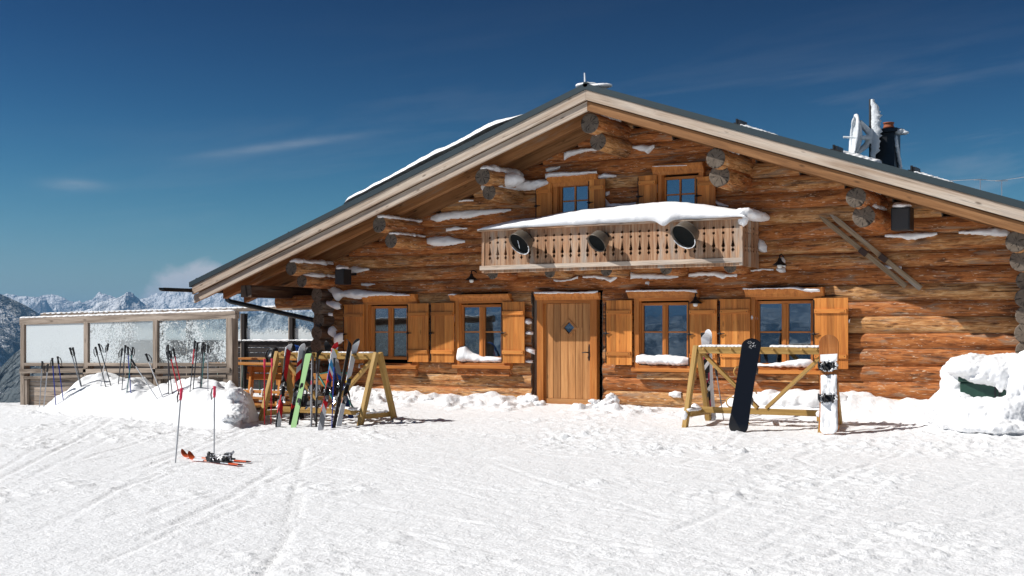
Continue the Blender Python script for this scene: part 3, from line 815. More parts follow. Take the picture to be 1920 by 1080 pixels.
# ---- door
fa = wall(1007.5, 560, -.05); fb = wall(1119.7, 757, -.05); zt = wall(1066, 569, -.02).z; zs = wall(1066, 747.6, -.02).z
pa = wall(1024.5, 600, .0).x; pb = wall(1107.5, 600, .0).x
m = MB(); x0, x1 = fa.x, fb.x; zb = -.04
m.box(x0, pa-.03, -.07, .06, zb, zt+.075, None, 0, 'z'); m.box(pb+.03, x1, -.07, .06, zb, zt+.075, None, 0, 'z')
m.box(pa-.03, pb+.03, -.068, .06, zt+.005, zt+.075, None, 0)
m.box(pa-.03, pa, -.03, .06, zb, zt+.005, None, 0, 'z'); m.box(pb, pb+.03, -.03, .06, zb, zt+.005, None, 0, 'z')
ca = wall(1000.5, 550.5, -.14); cb = wall(1121, 561, -.14)
hc = ca.z-cb.z
m.prism([(-.03, cb.z), (-.08, cb.z), (-.095, cb.z+hc*.4), (-.14, cb.z+hc*.8), (-.145, ca.z), (-.03, ca.z)], (ca.x, 0, 0), (0, 1, 0), (0, 0, 1), (1, 0, 0), cb.x-ca.x)
m.box(ca.x+.02, cb.x-.02, -.065, .05, zt+.077, cb.z-.002, None, 0)
door = m.build('door', 'frame', cabin, .004)
dc = wall(1066.5, 614.5, -.02); dh = .145
m = MB(); n = 6; wv = (pb-pa)/n
for i in range(n):
    xa_, xb_ = pa+i*wv+.004, pa+(i+1)*wv-.004
    top = zt; bot = zs
    f = lambda x: max(0, dh-abs(x-dc.x))
    cuts_ = sorted({xa_, xb_} | ({dc.x-dh} if xa_ < dc.x-dh < xb_ else set()) | ({dc.x+dh} if xa_ < dc.x+dh < xb_ else set()) | ({dc.x} if xa_ < dc.x < xb_ else set()))
    tn = random.random()
    mid = [x for x in cuts_ if abs(x-dc.x) < dh+1e-6]
    if len(mid) >= 2:
        upo = [(xa_, top)]+[(x, dc.z+f(x)) for x in cuts_][:0]
        m.prism([(xb_, top), (xa_, top)]+[(x, dc.z+f(x)) for x in cuts_], (0, -.012, 0), (1, 0, 0), (0, 0, 1), (0, 1, 0), .04, tn)
        m.prism([(xa_, bot), (xb_, bot)]+[(x, dc.z-f(x)) for x in cuts_[::-1]], (0, -.012, 0), (1, 0, 0), (0, 0, 1), (0, 1, 0), .04, tn)
    else:
        m.box(xa_, xb_, -.012, .028, bot, top, tn, 0, 'z')
    m.box(xa_-.006, xb_+.006, .0, .026, bot, dc.z-dh-.005, .05, 0, 'z') if False else None
m.box(pa, pb, -.03, .03, zb, zs-.003, None, 0)
lf = m.build('door_leaf', 'door', door, .004)
m = MB(); q = [(0, dh+.03), (dh+.03, 0), (0, -dh-.03), (-dh-.03, 0)]; qi = [(0, dh-.03), (dh-.03, 0), (0, -dh+.03), (-dh+.03, 0)]
for i in range(4):
    a, b, c, d = q[i], q[(i+1) % 4], qi[(i+1) % 4], qi[i]
    m.prism([a, b, c, d], (dc.x, -.028, dc.z), (1, 0, 0), (0, 0, 1), (0, 1, 0), .05, None, 0, 'x')
m.build('pane_frame', 'door', lf, .003)
m = MB(); m.prism(qi, (dc.x, .004, dc.z), (1, 0, 0), (0, 0, 1), (0, 1, 0), .01); m.build('pane', 'pane', lf)
hx = wall(1104.5, 663, -.02)
m = MB(); m.box(hx.x-.017, hx.x+.017, -.02, -.012, hx.z-.13, hx.z+.13, .4); m.tube([(hx.x, -.02, hx.z+.02), (hx.x, -.07, hx.z+.02), (hx.x-.05, -.075, hx.z+.025), (hx.x-.12, -.072, hx.z+.015)], [.012, .011, .01, .008], 8)
m.lathe([(0, -.012), (.018, -.01), (.018, .004), (0, .004)], (hx.x, -.022, hx.z-.07), (0, 1, 0), 10)
m.box(hx.x-.012, hx.x+.012, -.022, -.014, hx.z+.1, hx.z+.17, .4); m.build('handle', 'iron', lf)
for a, b in ((-.85, -.73), (.67, .78)):
    m = MB(); m.box(a, b, .10, .24, -.2, 2.02, .2, 0, 'z'); m.build('door_jamb', 'gray', door)

# ---- carved balcony
bl = wall(903, 430, -.82); br = wall(1391.5, 404, -.82)
BX0, BX1 = bl.x, br.x; ztr = (bl.z+br.z)/2; zbb = 2.455; zlr = wall(903, 503, -.84).z
m = MB(); nb = 30; bw = (BX1-BX0)/nb
zz = lambda f: zbb+(ztr-.06-zbb)*f
H = ztr-.05-zbb
def half_profile(w):
    """right edge of a fretwork board, bottom to top: diamond drop, spade, two round holes"""
    h = w/2; P = [(h, 0), (h, .235), (h-.030, .275), (h-.004, .318), (h-.034, .338), (h-.020, .395), (h-.004, .50), (h-.001, .535)]
    for cz in (.565, .655):
        P += [(h-.024*math.sin(math.pi*i/6), cz-.024*math.cos(math.pi*i/6)) for i in range(7)]
    P += [(h, .70), (h, H)]
    return P
def fret(mb, cx, cy, w, ux, uy):
    R_ = half_profile(w*.985); Lf = [(-a, b) for a, b in R_[::-1]]
    mb.prism(R_+Lf, (cx, cy, zbb), ux, (0, 0, 1), uy, .026, None, 0)
for i in range(nb): fret(m, BX0+(i+.5)*bw, -.80, bw, (1, 0, 0), (0, 1, 0))
ns = 6; sw = .74/ns
for i in range(ns):
    fret(m, BX1, -.78+(i+.5)*sw, sw, (0, 1, 0), (-1, 0, 0)); fret(m, BX0, -.78+(i+.5)*sw, sw, (0, 1, 0), (1, 0, 0))
m.box(BX0-.002, BX0+.05, -.815, -.775, zbb+.01, ztr-.055, None, 0, 'z'); m.box(BX1-.05, BX1+.003, -.815, -.775, zbb+.01, ztr-.055, None, 0, 'z')
bal = m.build('balcony', 'balcony', cabin)
m = MB(); m.box(BX0-.06, BX1+.02, -.89, -.74, ztr-.05, ztr, None); m.box(BX0+.06, BX1-.06, -.772, -.74, ztr-.12, ztr-.052, None)
m.box(BX1-.10, BX1+.02, -.74, .05, ztr-.05, ztr, None); m.box(BX0-.06, BX0+.06, -.74, .05, ztr-.05, ztr, None)
m.build('top_rail', 'balcony', bal, .004)
m = MB(); m.box(BX0-.04, BX1+.01, -.83, -.802, zlr-.035, zlr+.045, .7); m.build('lower_rail', 'barge', bal, .003)
m = MB()
m.box(BX0+.03, BX1-.03, -.76, .0, zbb+.10, zbb+.14, .4); m.build('balcony_floor', 'rafter', bal)
for px, py in ((924, 521), (1031, 518), (1137, 514), (1249, 509), (1369, 505)):
    c = wall(px, py, -.72); m = MB()
    m.tube([(c.x, -.72, zbb), (c.x, -.4, zbb), (c.x, .25, zbb)], .115, 14, True, None, 0, 1, .05, True, .01); m.build('joist_log', ['log', 'end'], bal)

# snow filling the balcony
prof = [(900, 430), (930, 420), (970, 411), (1010, 407), (1040, 401), (1075, 394), (1110, 390), (1150, 387), (1190, 383), (1225, 379), (1255, 376.5), (1290, 378), (1330, 384), (1370, 390), (1398, 393), (1424, 402)]
pp = [wall(a, b, -.60) for a, b in prof]
xs = np.linspace(BX0-.05, BX1+.10, 130); ys = np.concatenate([np.linspace(-.905, -.80, 8), np.linspace(-.77, .03, 18)])
X, Y = np.meshgrid(xs, ys)
crest = np.interp(X, [p.x for p in pp], [p.z for p in pp])
sh = np.clip((Y+.905)/.30, 0, 1); sh = np.sqrt(1-(1-sh)**2)
en = np.clip((X-xs[0])/.10, 0, 1)**.5*np.clip((xs[-1]-X)/.16, 0, 1)**.5
Z = ztr-.012+(crest-ztr)*sh*en*(1-.0*Y)+.012*fbm(X*4, Y*4, 61, 3)*sh+.006*fbm(X*16, Y*16, 62, 2)*sh
lipz = .10*np.exp(-((X-2.38)/.12)**2)*np.clip(1-(Y+.905)/.08, 0, 1)        # drooping lip over the rail
Z = Z-lipz
Y2 = Y-.03*np.exp(-((X-2.38)/.2)**2)*(Y < -.8)+.012*fbm(X*6, X*0, 64, 3)*(Y < -.84)
o = grid_object('balcony_snow', X, Y2, Z, 'snow'); tag(o, 'deep smooth snow drift lying on the carved balcony rail', 'snow', kind='thing')
so = o.modifiers.new('body', 'SOLIDIFY'); so.thickness = .03; so.offset = -1
cl = wall(1405, 404, -.7)
heap('corner_snow', [((BX1+.0, -.72, ztr+.05), (.20, .18, .09)), ((BX1+.10, -.55, ztr+.02), (.17, .25, .09)), ((BX1+.02, -.80, ztr-.06), (.09, .07, .11)), ((BX1+.12, -.25, ztr+.02), (.12, .25, .08))],
     'snow clump drooping over the right corner of the balcony rail', 'snow', .018, ((.12, .05), (.04, .025)))

# horn speakers tilted down from the balcony
for (px, py, r, lab) in ((973, 458, .225, 'left round horn loudspeaker on the balcony front, cracked ice across its mouth'), (1118, 456.5, .185, 'middle horn loudspeaker on the balcony front, the smallest of three'), (1281, 444.5, .235, 'right horn loudspeaker on the balcony front, largest and ringed with frost')):
    ax = Vector((-.24, -.73, -.63)).normalized(); fc = wall(px, py, -1.06)
    t = empty('horn_loudspeaker', fc-ax*.3, lab, 'loudspeaker', 'horn loudspeakers on the balcony')
    m = MB(); m.lathe([(r*.62, -.19), (r*.84, -.18), (r*.89, -.16), (r*.9, -.14), (r*.91, -.12), (r*1., -.02), (r*1.03, 0), (r*.99, .004), (r*.96, -.02), (r*.8, -.14), (r*.4, -.2)], Vector(t.location)*0+ax*.3, ax, 28)
    m.build('casing', 'tank', t)
    m = MB(); m.lathe([(0, -.05), (r*.6, -.052), (r*.97, -.03)], ax*.3, ax, 28); m.build('mouth_cover', 'mouth', t)
    m = MB(); b0 = Vector((0, 0, 0)); tgt = Vector((fc.x+.1, -.80, fc.z+.12))-Vector(t.location)
    m.tube([b0, (b0+tgt)/2, tgt], .035, 8); m.build('bracket', 'iron', t)
    if r > .2:
        m = MB(); ring = [ax*.305+(ax.cross(Vector((0, 0, 1))).normalized()*math.cos(a)+ax.cross(ax.cross(Vector((0, 0, 1)))).normalized()*math.sin(a))*r for a in np.linspace(.2, 2.9, 14)]
        m.tube(ring, [.004+.009*random.random() for _ in ring], 7, True, .5)
        if px < 1000: m.tube([ax*.262+Vector((-.03, 0, r*.75)), ax*.262+Vector((-.05, 0, .05)), ax*.262+Vector((-.01, -.0, -.1))], [.004, .01, .003], 5)
        m.build('frost_rim', 'rime', t)

# box speakers
for px, py, w_, h_, yy, lab in ((636, 519, .23, .31, -.55, 'black box loudspeaker under the left roof slope beside snowy purlin logs'), (1688, 410, .30, .36, -.62, 'black box loudspeaker under the right roof slope beside a purlin end')):
    c = wall(px, py, yy); t = empty('box_loudspeaker', (c.x, yy, c.z), lab, 'loudspeaker')
    m = MB(); m.box(-w_/2, w_/2, 0, .26, -h_/2, h_/2, .5); m.build('cabinet', 'black', t, .012)
    m = MB(); m.box(-w_*.43, w_*.43, -.012, .0, -h_*.44, h_*.44, .3); m.build('grille', 'char', t, .006)
    m = MB(); m.beam((0, .26, .05), (0, .60, .08), .05, .05); m.build('wall_bracket', 'iron', t)
    heap('speaker_snow', [((c.x-.01, yy+.12, c.z+h_/2+.03), (w_*.5, .17, .045)), ((c.x-.06, yy+.12, c.z+h_/2+.05), (w_*.28, .12, .04))], 'small cap of snow on the '+('left' if px < 900 else 'right')+' box loudspeaker', 'snow', .015, ((.06, .03),))
# wall lamps
for px, py, lab in ((884, 522, 'small hooded wall lamp below the left end of the balcony'), (1462, 494, 'hooded wall lamp with snow on it right of the balcony'), (1304, 566, 'tiny hooded wall lamp above the shutter right of the door')):
    c = wall(px, py, -.2); t = empty('wall_lamp', (c.x, -.2, c.z), lab, 'wall lamp')
    m = MB(); m.tube([(0, .2, .12), (0, .08, .16), (0, 0, .14), (0, 0, .07)], .012, 7); m.build('arm', 'iron', t)
    m = MB(); m.lathe([(.025, .09), (.035, .05), (.05, .03), (.115, -.02), (.12, -.03), (.105, -.025), (.03, .03)], (0, 0, 0), (0, 0, 1), 16); m.build('shade', 'iron', t)
    m = MB(); m.lathe([(.0, -.085), (.03, -.08), (.046, -.055), (.04, -.025), (.02, 0)], (0, 0, 0), (0, 0, 1), 12); m.build('bulb', 'bulb', t)

# old wooden skis nailed to the wall
for (a, b, lab, cat) in (((1537, 405), (1699, 537), 'left of two crossed-grain old wooden skis hung slanting on the log wall', 'ski'), ((1557, 402), (1727, 541), 'right of two old wooden skis hung slanting on the log wall', 'ski')):
    p, q = wall(*a, -.09), wall(*b, -.09); d = (q-p); ln = d.length; d.normalize(); nrm = d.cross(Vector((0, 1, 0))).normalized()
    t = empty('wooden_ski', p, lab.replace('crossed-grain ', ''), cat, 'old wooden skis on the wall')
    m = MB(); n = 16; O = []; U2 = []
    for i in range(n+1):
        f = i/n; w_ = .045*(1-.13*math.sin(math.pi*f)); w_ *= min(1, .12+f/.08) if f < .08 else 1
        O.append((f*ln, w_)); U2.append((f*ln, -w_))
    m.prism(O+U2[::-1], (0, 0, 0), d, nrm, (0, -1, 0), .022, None, 0, 'x'); m.build('plank', 'oldski', t, .004)
    f = .52 if a[0] < 1550 else .60
    m = MB(); m.beam(d*(f*ln-.07)+Vector((0, -.045, 0)), d*(f*ln+.07)+Vector((0, -.045, 0)), .10, .045, (0, 1, 0)); m.build('binding_strap', plain('old_leather', (.045, .022, .014), .7), t, .01)
# ================================================================== SNOW ON THE CABIN
puff('lintel_snow', [(614, 539, 546), (624, 537, 552), (632, 541, 566), (641, 545, 556), (666, 542, 561), (685, 545, 558), (701, 546, 556), (750, 550, 555), (776, 552, 555)], -.13, .12, 'ragged long snow drift above the leftmost ground floor window', seed=1)
puff('lintel_snow', [(1001, 547, 551), (1040, 546, 551), (1080, 547.5, 550), (1121, 545, 550)], -.13, .05, 'thin crust of snow on the lintel over the plank door', seed=2, jag=.006)
puff('lintel_snow', [(1173, 544, 547.5), (1230, 543, 546.5), (1280, 542.5, 546), (1308, 543, 549)], -.15, .06, 'thin crust of snow on the lintel of the window right of the door', seed=3, jag=.006)
puff('lintel_snow', [(1393, 540, 543), (1450, 539.5, 542), (1490, 537.5, 541.5), (1520, 541, 548), (1538, 541, 547)], -.15, .08, 'thin crust of snow on the lintel of the rightmost ground floor window', seed=4, jag=.008)
puff('lintel_snow', [(840, 552, 554), (848, 550, 553.5), (856, 551, 554)], -.14, .05, 'tiny scrap of snow on the lintel of the window left of the door', seed=5, jag=.005)
puff('lintel_snow', [(1022, 326, 334), (1040, 322, 332), (1080, 322, 329), (1119, 320, 325)], -.15, .12, 'snow crust on the lintel of the left attic window', seed=6, jag=.01)
puff('lintel_snow', [(1222, 311.5, 313), (1260, 310, 312), (1290, 309, 311)], -.15, .04, 'faint line of snow on the lintel of the right attic window', seed=66, jag=.004)
puff('sill_snow', [(855, 653, 676), (862, 649, 678), (872, 650, 678), (884, 662, 679), (905, 668, 679), (940, 671, 679)], -.04, .12, 'snow heaped in the left corner of the window sill left of the door', seed=7, jag=.015)
puff('sill_snow', [(1191, 662, 683), (1203, 664, 683.5), (1225, 667, 684), (1250, 665, 684.5), (1275, 668, 685), (1294, 672, 685)], -.04, .12, 'cushion of snow on the sill of the window right of the door', seed=8, jag=.015)
puff('sill_snow', [(1419, 680, 687), (1440, 683, 688), (1470, 678, 689), (1500, 673, 689), (1520, 674, 689), (1528, 680, 689)], -.04, .12, 'long low cushion of snow on the sill of the rightmost ground floor window', seed=9, jag=.015)
SMALL = [
 ([(807, 407, 413), (820, 400, 416), (850, 396, 410), (880, 394, 409), (905, 393, 403), (930, 392, 401), (958, 392, 395)], .07),
 ([(800, 447, 457), (815, 443, 461), (840, 443, 461), (872, 451, 455)], .09),
 ([(836, 428, 434), (855, 425, 431), (876, 427, 429)], .04), ([(860, 376, 379), (875, 373, 378), (888, 374, 377)], .04),
 ([(650, 505, 511), (662, 499, 514), (680, 502, 509), (692, 503, 506)], .08), ([(677, 531, 535), (690, 531, 536.5), (703, 532, 534)], .05),
 ([(1023, 316, 322), (1035, 313, 321), (1050, 311, 315)], .05), ([(1057, 286, 300), (1070, 281, 292), (1095, 278, 285), (1125, 277, 281)], .07),
 ([(1186, 273, 278), (1205, 271, 284), (1216, 273, 288), (1227, 271, 276)], .08), ([(1120, 328, 337), (1135, 325, 334), (1156, 328, 331)], .08),
 ([(1135, 372, 390), (1142, 382, 388), (1165, 382, 387), (1192, 379, 386)], .07), ([(1135, 359, 368), (1143, 358, 364)], .05),
 ([(1337, 371, 378), (1347, 378, 385), (1366, 385, 388)], .06), ([(1232, 345, 362), (1239, 346, 365)], .05),
 ([(1422, 447, 470), (1430, 450, 474), (1438, 462, 472)], .11),
 ([(1182, 510, 524), (1192, 513, 522), (1225, 513, 523), (1255, 515, 524), (1272, 516, 520)], .07),
 ([(1291, 513, 519), (1310, 510, 517), (1340, 509, 517), (1354, 511, 524), (1365, 514, 519), (1382, 513, 520)], .07),
 ([(1092, 517, 521), (1115, 516, 522), (1136, 518, 524), (1145, 520, 531), (1157, 516, 522)], .06),
 ([(1038, 523, 527), (1050, 525, 529), (1070, 523, 526), (1084, 517, 523)], .05), ([(1210, 528, 533), (1217, 527, 535)], .05),
 ([(1659, 440, 444), (1690, 437, 447), (1710, 436, 450), (1735, 436, 446), (1757, 436, 439)], .06),
 ([(1797, 434, 438), (1830, 430, 440), (1870, 427, 444), (1894, 430, 443)], .09),
 ([(1652, 497, 503), (1662, 496, 504), (1675, 499, 503)], .06), ([(1684, 499, 502), (1690, 499, 505)], .05),
 ([(1399, 507, 509), (1430, 503, 507), (1450, 504, 507)], .04), ([(1456, 503, 507), (1464, 501, 512), (1473, 503, 510)], .12),
 ([(1463, 484, 490), (1468, 482, 500), (1473, 488, 502)], .11),
 ([(683, 590, 597), (686, 586, 601), (690, 590, 598)], .05), ([(684, 636, 655), (688, 632, 657), (691, 644, 656)], .06),
 ([(852, 589, 600), (855, 587, 607), (859, 592, 600)], .06), ([(852, 612, 640), (854, 612, 640)], .03),
 ([(1407, 579, 603), (1413, 577, 615), (1421, 592, 612)], .08),
 ([(985, 598, 605), (991, 597, 610), (997, 602, 606)], .09), ([(985, 622, 626), (992, 619, 627), (1000, 623, 627)], .09),
 ([(985, 650, 656), (993, 650, 662), (1003, 657, 665)], .10), ([(985, 675, 679), (992, 674, 681), (999, 676, 680)], .08),
 ([(617, 614, 628), (623, 611, 632), (630, 620, 634)], .12), ([(628, 628, 645), (636, 624, 645), (643, 625, 638)], .12),
 ([(612, 564, 570), (624, 565, 577), (632, 567, 580), (638, 572, 578)], .12), ([(616, 586, 591), (624, 587, 593)], .07),
 ([(1254, 736, 742), (1264, 733, 745), (1277, 736, 746)], .09), ([(1590, 597, 604), (1594, 597, 605)], .05),
 ([(672, 682, 690), (690, 676, 692), (700, 679, 690)], .06)]
mb = MB()
for i, (c, th) in enumerate(SMALL): puff_into(mb, c, -.015 if c[0][0] > 640 else -.25, th, 100+i*3, .011)
tag(mb.build('clinging_snow', 'snow'), 'scraps of wind-blown snow stuck between the logs of the front wall', 'snow', kind='stuff')
# snow on the purlin ends
def on_log(i, f0, f1, th, label, wd=.75, seed=0):
    c, r, ln = plog[i]; n = 7; bl_ = []
    for k in range(n):
        f = f0+(f1-f0)*k/(n-1); w_ = th*(.7+.5*random.random())
        bl_.append(((c.x+random.uniform(-.03, .03), -ln+f*ln, c.z+r*.93), (r*wd, (f1-f0)*ln/n*1.0+.03, w_)))
    return heap('purlin_snow', bl_, label, 'snow', .018, ((.12, .05), (.04, .02)))
on_log(2, .12, 1., .085, 'thick wavy snow on the upper purlin log left of the attic window')
on_log(3, .25, 1., .06, 'snow on the lower purlin log left of the attic window')
on_log(4, .12, 1., .05, 'snow on the upper purlin log midway down the left roof slope')
on_log(5, .10, .95, .04, 'thin snow on the lower purlin log midway down the left roof slope')
on_log(6, .12, 1., .06, 'ragged snow on the lowest upper purlin log at the left eave')
on_log(7, .15, .9, .055, 'snow on the lowest lower purlin log at the left eave')
on_log(0, .3, .75, .06, 'snow patch on the ridge purlin log under the gable peak', .6)
on_log(1, .0, .15, .05, 'small lump of snow between the two purlin logs at the gable peak', .35)
on_log(8, .3, .6, .06, 'small snow patch on the upper purlin log right of the attic windows', .55)
on_log(9, .3, .65, .06, 'small snow patch on the lower purlin log right of the attic windows', .5)
on_log(10, .25, .8, .05, 'snow patch on the upper purlin log above the right loudspeaker', .55)
on_log(11, .3, .95, .07, 'snow draped on the lower purlin log beside the right loudspeaker', .7)
c1 = wall(930, 352, -.45); c2 = wall(985, 348, -.15); c0 = wall(955, 338, -.55)
heap('attic_drift', [(c1, (.30, .22, .12)), (c0, (.3, .2, .13)), (c2, (.40, .13, .10)), (wall(1012, 343, -.12), (.2, .11, .06))], 'lumpy snow drift sweeping from the purlin logs to the left attic window', 'snow', .02, ((.14, .06), (.05, .03)))

# snow lumps along the foot of the wall
def px_heap(name, spec, label, y, **k):
    bl_ = []
    for (px, py, rx, rz) in spec:
        p = wall(px, py, y+random.uniform(-.05, .05)); bl_.append((p, (rx, rx*.85, rz)))
    return heap(name, bl_, label, 'snow pile', **k)
px_heap('snow_heap', [(985, 756, .14, .09), (1000, 749, .11, .09), (978, 748, .09, .07), (992, 743, .07, .06), (1012, 757, .12, .06)], 'small crumbly snow heap at the left foot of the door', -.28, voxel=.018, disp=((.13, .07), (.05, .05)))
px_heap('snow_heap', [(1140, 758, .17, .11), (1120, 764, .26, .07), (1150, 752, .10, .11), (1145, 744, .08, .06), (1095, 769, .20, .05), (1165, 765, .14, .06), (1113, 752, .11, .03)], 'snow heap at the right foot of the plank door', -.32, voxel=.018, disp=((.13, .08), (.05, .05)))
px_heap('snow_heap', [(690, 748, .34, .20), (715, 750, .30, .16), (745, 754, .25, .12), (775, 755, .25, .13), (800, 752, .16, .12), (672, 742, .22, .2)], 'tumbled snow heap along the wall behind the left ski rack', -.42, voxel=.022, disp=((.16, .10), (.06, .06)))
px_heap('snow_heap', [(868, 762, .18, .07), (885, 759, .16, .09), (905, 763, .18, .07), (925, 766, .15, .05), (845, 764, .18, .05)], 'low crumbly snow heap under the window left of the door', -.32, voxel=.02, disp=((.14, .08), (.05, .05)))
px_heap('snow_heap', [(1420, 766, .30, .12), (1450, 757, .36, .18), (1490, 752, .42, .20), (1530, 752, .4, .19), (1565, 756, .3, .16)], 'smooth snow bank against the wall behind the right ski rack', -.38, voxel=.025, disp=((.3, .10), (.07, .03)))

bl_ = []
for px, py in ((436, 742), (444, 745), (449, 752), (446, 760), (450, 766), (441, 770), (448, 776), (452, 781), (440, 781), (455, 787), (430, 784)):
    g_ = ground_pt(px, 785); q_ = at(px, py, (g_.x-CAM[0])*FW[0]+(g_.y-CAM[1])*FW[1]+(785-py)*.012)
    bl_.append((q_, (random.uniform(.09, .17), random.uniform(.10, .18), random.uniform(.07, .13))))
heap('snow_heap', bl_, 'broken snow clods at the right end of the long snow mound', 'snow pile', .02, ((.12, .09), (.045, .045)))
# big pile burying the green box
bx0 = wall(1806, 720, -1.15); bx1 = wall(1901, 757, -1.15)
t = empty('storage_box', ((bx0.x+bx1.x)/2, -.80, .1), 'dark green storage box half buried in the big snow pile at the right', 'storage box')
w_ = (bx1.x-bx0.x)/2+.05
m = MB(); m.box(-w_, w_, -.35, .35, -.3, bx0.z+.03-.1, .5); m.build('box_body', 'green', t, .02)
m = MB(); m.box(-w_-.02, w_+.02, -.38, .38, bx0.z-.07, bx0.z+.02, .6); m.build('lid', 'green', t, .015)
m = MB()
for x in (.10, .16): m.box(x-.012, x+.012, -.362, -.352, -.2, bx0.z-.075, .2)
m.build('rib', 'black', t)
W = lambda px, py, y: wall(px, py, y)
big = [(W(1830, 690, -.85), (.42, .5, .20)), (W(1870, 695, -.85), (.48, .52, .24)), (W(1905, 692, -.8), (.4, .5, .22)), (W(1850, 708, -1.02), (.36, .30, .11)), (W(1882, 706, -1.03), (.22, .30, .15)),
       (W(1800, 722, -.7), (.28, .45, .24)), (W(1788, 748, -.75), (.26, .45, .20)), (W(1800, 772, -1.0), (.33, .45, .36)), (W(1840, 784, -1.35), (.55, .4, .30)), (W(1885, 782, -1.4), (.4, .35, .30)),
       (W(1912, 735, -1.05), (.17, .42, .34)), (W(1916, 768, -1.2), (.35, .4, .25)), (W(1950, 720, -.9), (.5, .6, .55)), (W(1850, 700, -.35), (.7, .35, .3)), (W(1770, 772, -.8), (.3, .45, .26)), (W(1870, 801, -1.6), (.7, .45, .13)), (W(1808, 792, -1.3), (.42, .45, .15)), (W(1876, 722, -1.21), (.05, .07, .10))]
heap('snow_pile', big, 'large lumpy snow pile at the right end of the log wall, covering a green box', 'snow pile', .022, ((.34, .10), (.11, .06), (.045, .035)))

# frozen dish and mast behind the right roof slope
yd = 2.0
p0 = wall(1632, 300, yd); p1 = wall(1632, 186, yd)
t = empty('antenna_mast', (p0.x, yd, zr(p0.x)), 'tall antenna mast thick with white rime beside the chimney', 'mast')
hz = p1.z-zr(p0.x)
m = MB(); m.tube([(0, 0, -.1), (0, 0, hz)], .026, 10); m.build('pole', 'char', t)
def rime_flag(name, pts, parent, th=.05):
    m = MB(); n = len(pts)
    vs = []; fs = []
    for (z, x0, x1) in pts:
        k = 6
        for j in range(2*k):
            a = 2*math.pi*j/(2*k); vs.append(((x0+x1)/2+(x1-x0)/2*math.cos(a)+random.uniform(-.008, .008), th*math.sin(a), z))
    for i in range(n-1):
        for j in range(12): fs.append((i*12+j, i*12+(j+1) % 12, (i+1)*12+(j+1) % 12, (i+1)*12+j))
    fs += [tuple(range(12)), tuple(range((n-1)*12, n*12))]
    m.add(vs, fs, None, .5, 0, True)
    return m.build(name, 'rime', parent)
pts = []
for k in range(48):
    f = k/47; z = hz-.01-f*1.55; wd_ = .20*min(1, .35+f*3.5) if f < .2 else .20-.11*max(0, (f-.35)/.65)
    if f > .62: wd_ = .085
    pts.append((z, .0 if f > .6 else .012, wd_*(.82+.36*random.random())))
rime_flag('mast_rime', pts, t)
dx = wall(1617, 258, yd); rd = .385
t = empty('satellite_dish', (p0.x-.02, yd, dx.z), 'round dish antenna seen edge on, completely iced white', 'dish antenna')
axd = Vector((-.90, -.42, .06)).normalized()
cd = Vector((dx.x-p0.x-.02, 0, 0))
m = MB(); m.lathe([(0, .0), (rd*.3, .012), (rd*.7, .05), (rd*.97, .10), (rd, .105), (rd*1.0, .09), (rd*.68, .02), (rd*.3, -.02), (0, -.03)], cd, axd, 30); m.build('reflector', 'rime', t)
m = MB(); e1 = axd.cross(Vector((0, 0, 1))).normalized(); e2 = axd.cross(e1)
m.tube([cd+axd*.1+(e1*math.cos(a)+e2*math.sin(a))*rd for a in np.linspace(0, 2*math.pi, 36)], [.028+.016*random.random() for _ in range(36)], 7, False, .5); m.build('rime_rim', 'rime', t)
m = MB()
for k in range(5):
    a = .9+k*1.05
    m.tube([cd+(e1*math.cos(a)+e2*math.sin(a))*rd*.85-axd*-.05, cd+(e1*math.cos(a)+e2*math.sin(a))*rd*.4-axd*.12, Vector((0.02, 0, 0))-axd*.0], [.035, .05, .045], 7)
m.tube([(0, 0, -.12), (0.03, 0, .14)], .07, 8); m.build('mount', 'rime', t)
m = MB(); m.tube([cd+axd*.05, cd+axd*.30], .02, 6); m.build('feed_arm', 'rime', t)
q = wall(1645, 222, 2.3); m = MB()
m.tube([(q.x, 2.3, zr(q.x)-.02), (q.x, 2.3, q.z)], .007, 5); tag(m.build('thin_aerial', 'silver'), 'thin wire aerial standing left of the chimney pot', 'aerial')

# ================================================================== SKI RACKS
def make_rack():
    t = empty('ski_rack'); Ln = 2.15; H = 1.245; sp = .52
    for sx in (-1, 1):
        for sy in (-1, 1):
            m = MB(); m.beam((sx*Ln/2, sy*(sp+.012), -.06), (sx*Ln/2, sy*.045, H), .075, .095, (0, 1, 0)); m.build('leg', 'rack', t, .005)
        m = MB(); m.beam((sx*(Ln/2-.062), -sp*.86, .19), (sx*(Ln/2-.062), sp*.86, .19), .045, .09); m.build('cross_bar', 'rack', t, .005)
    m = MB(); m.beam((-Ln/2+.04, -.07, H-.06), (Ln/2-.04, -.07, H-.06), .05, .105)
    m.beam((-Ln/2+.04, .07, H-.06), (Ln/2-.04, .07, H-.06), .05, .105); m.build('top_bar', 'rack', t, .005)
    for i in range(9):
        x = -Ln/2+.17+i*(Ln-.34)/8
        for sy in (-1, 1):
            m = MB(); m.tube([(x, sy*.09, H-.055), (x, sy*.19, H-.035)], .016, 8); m.build('peg', 'rack', t)
    m = MB(); m.beam((-Ln/2+.085, 0, .235), (Ln/2-.085, 0, .235), .06, .095); m.build('bottom_rail', 'rack', t, .005)
    for sx in (-1, 1):
        m = MB(); m.beam((sx*(Ln/2-.09), 0, H-.10), (sx*.07, 0, .29), .05, .095, (0, 1, 0)); m.build('brace', 'rack', t, .005)
    return t
def copy_tree(o, parent=None):
    c = o.copy(); COL.objects.link(c)
    if parent: c.parent = parent
    for ch_ in list(o.children): copy_tree(ch_, c)
    return c
rackL = make_rack()
lt = at(524, 660.5, 22.45); rt = at(709, 661, 21.35)
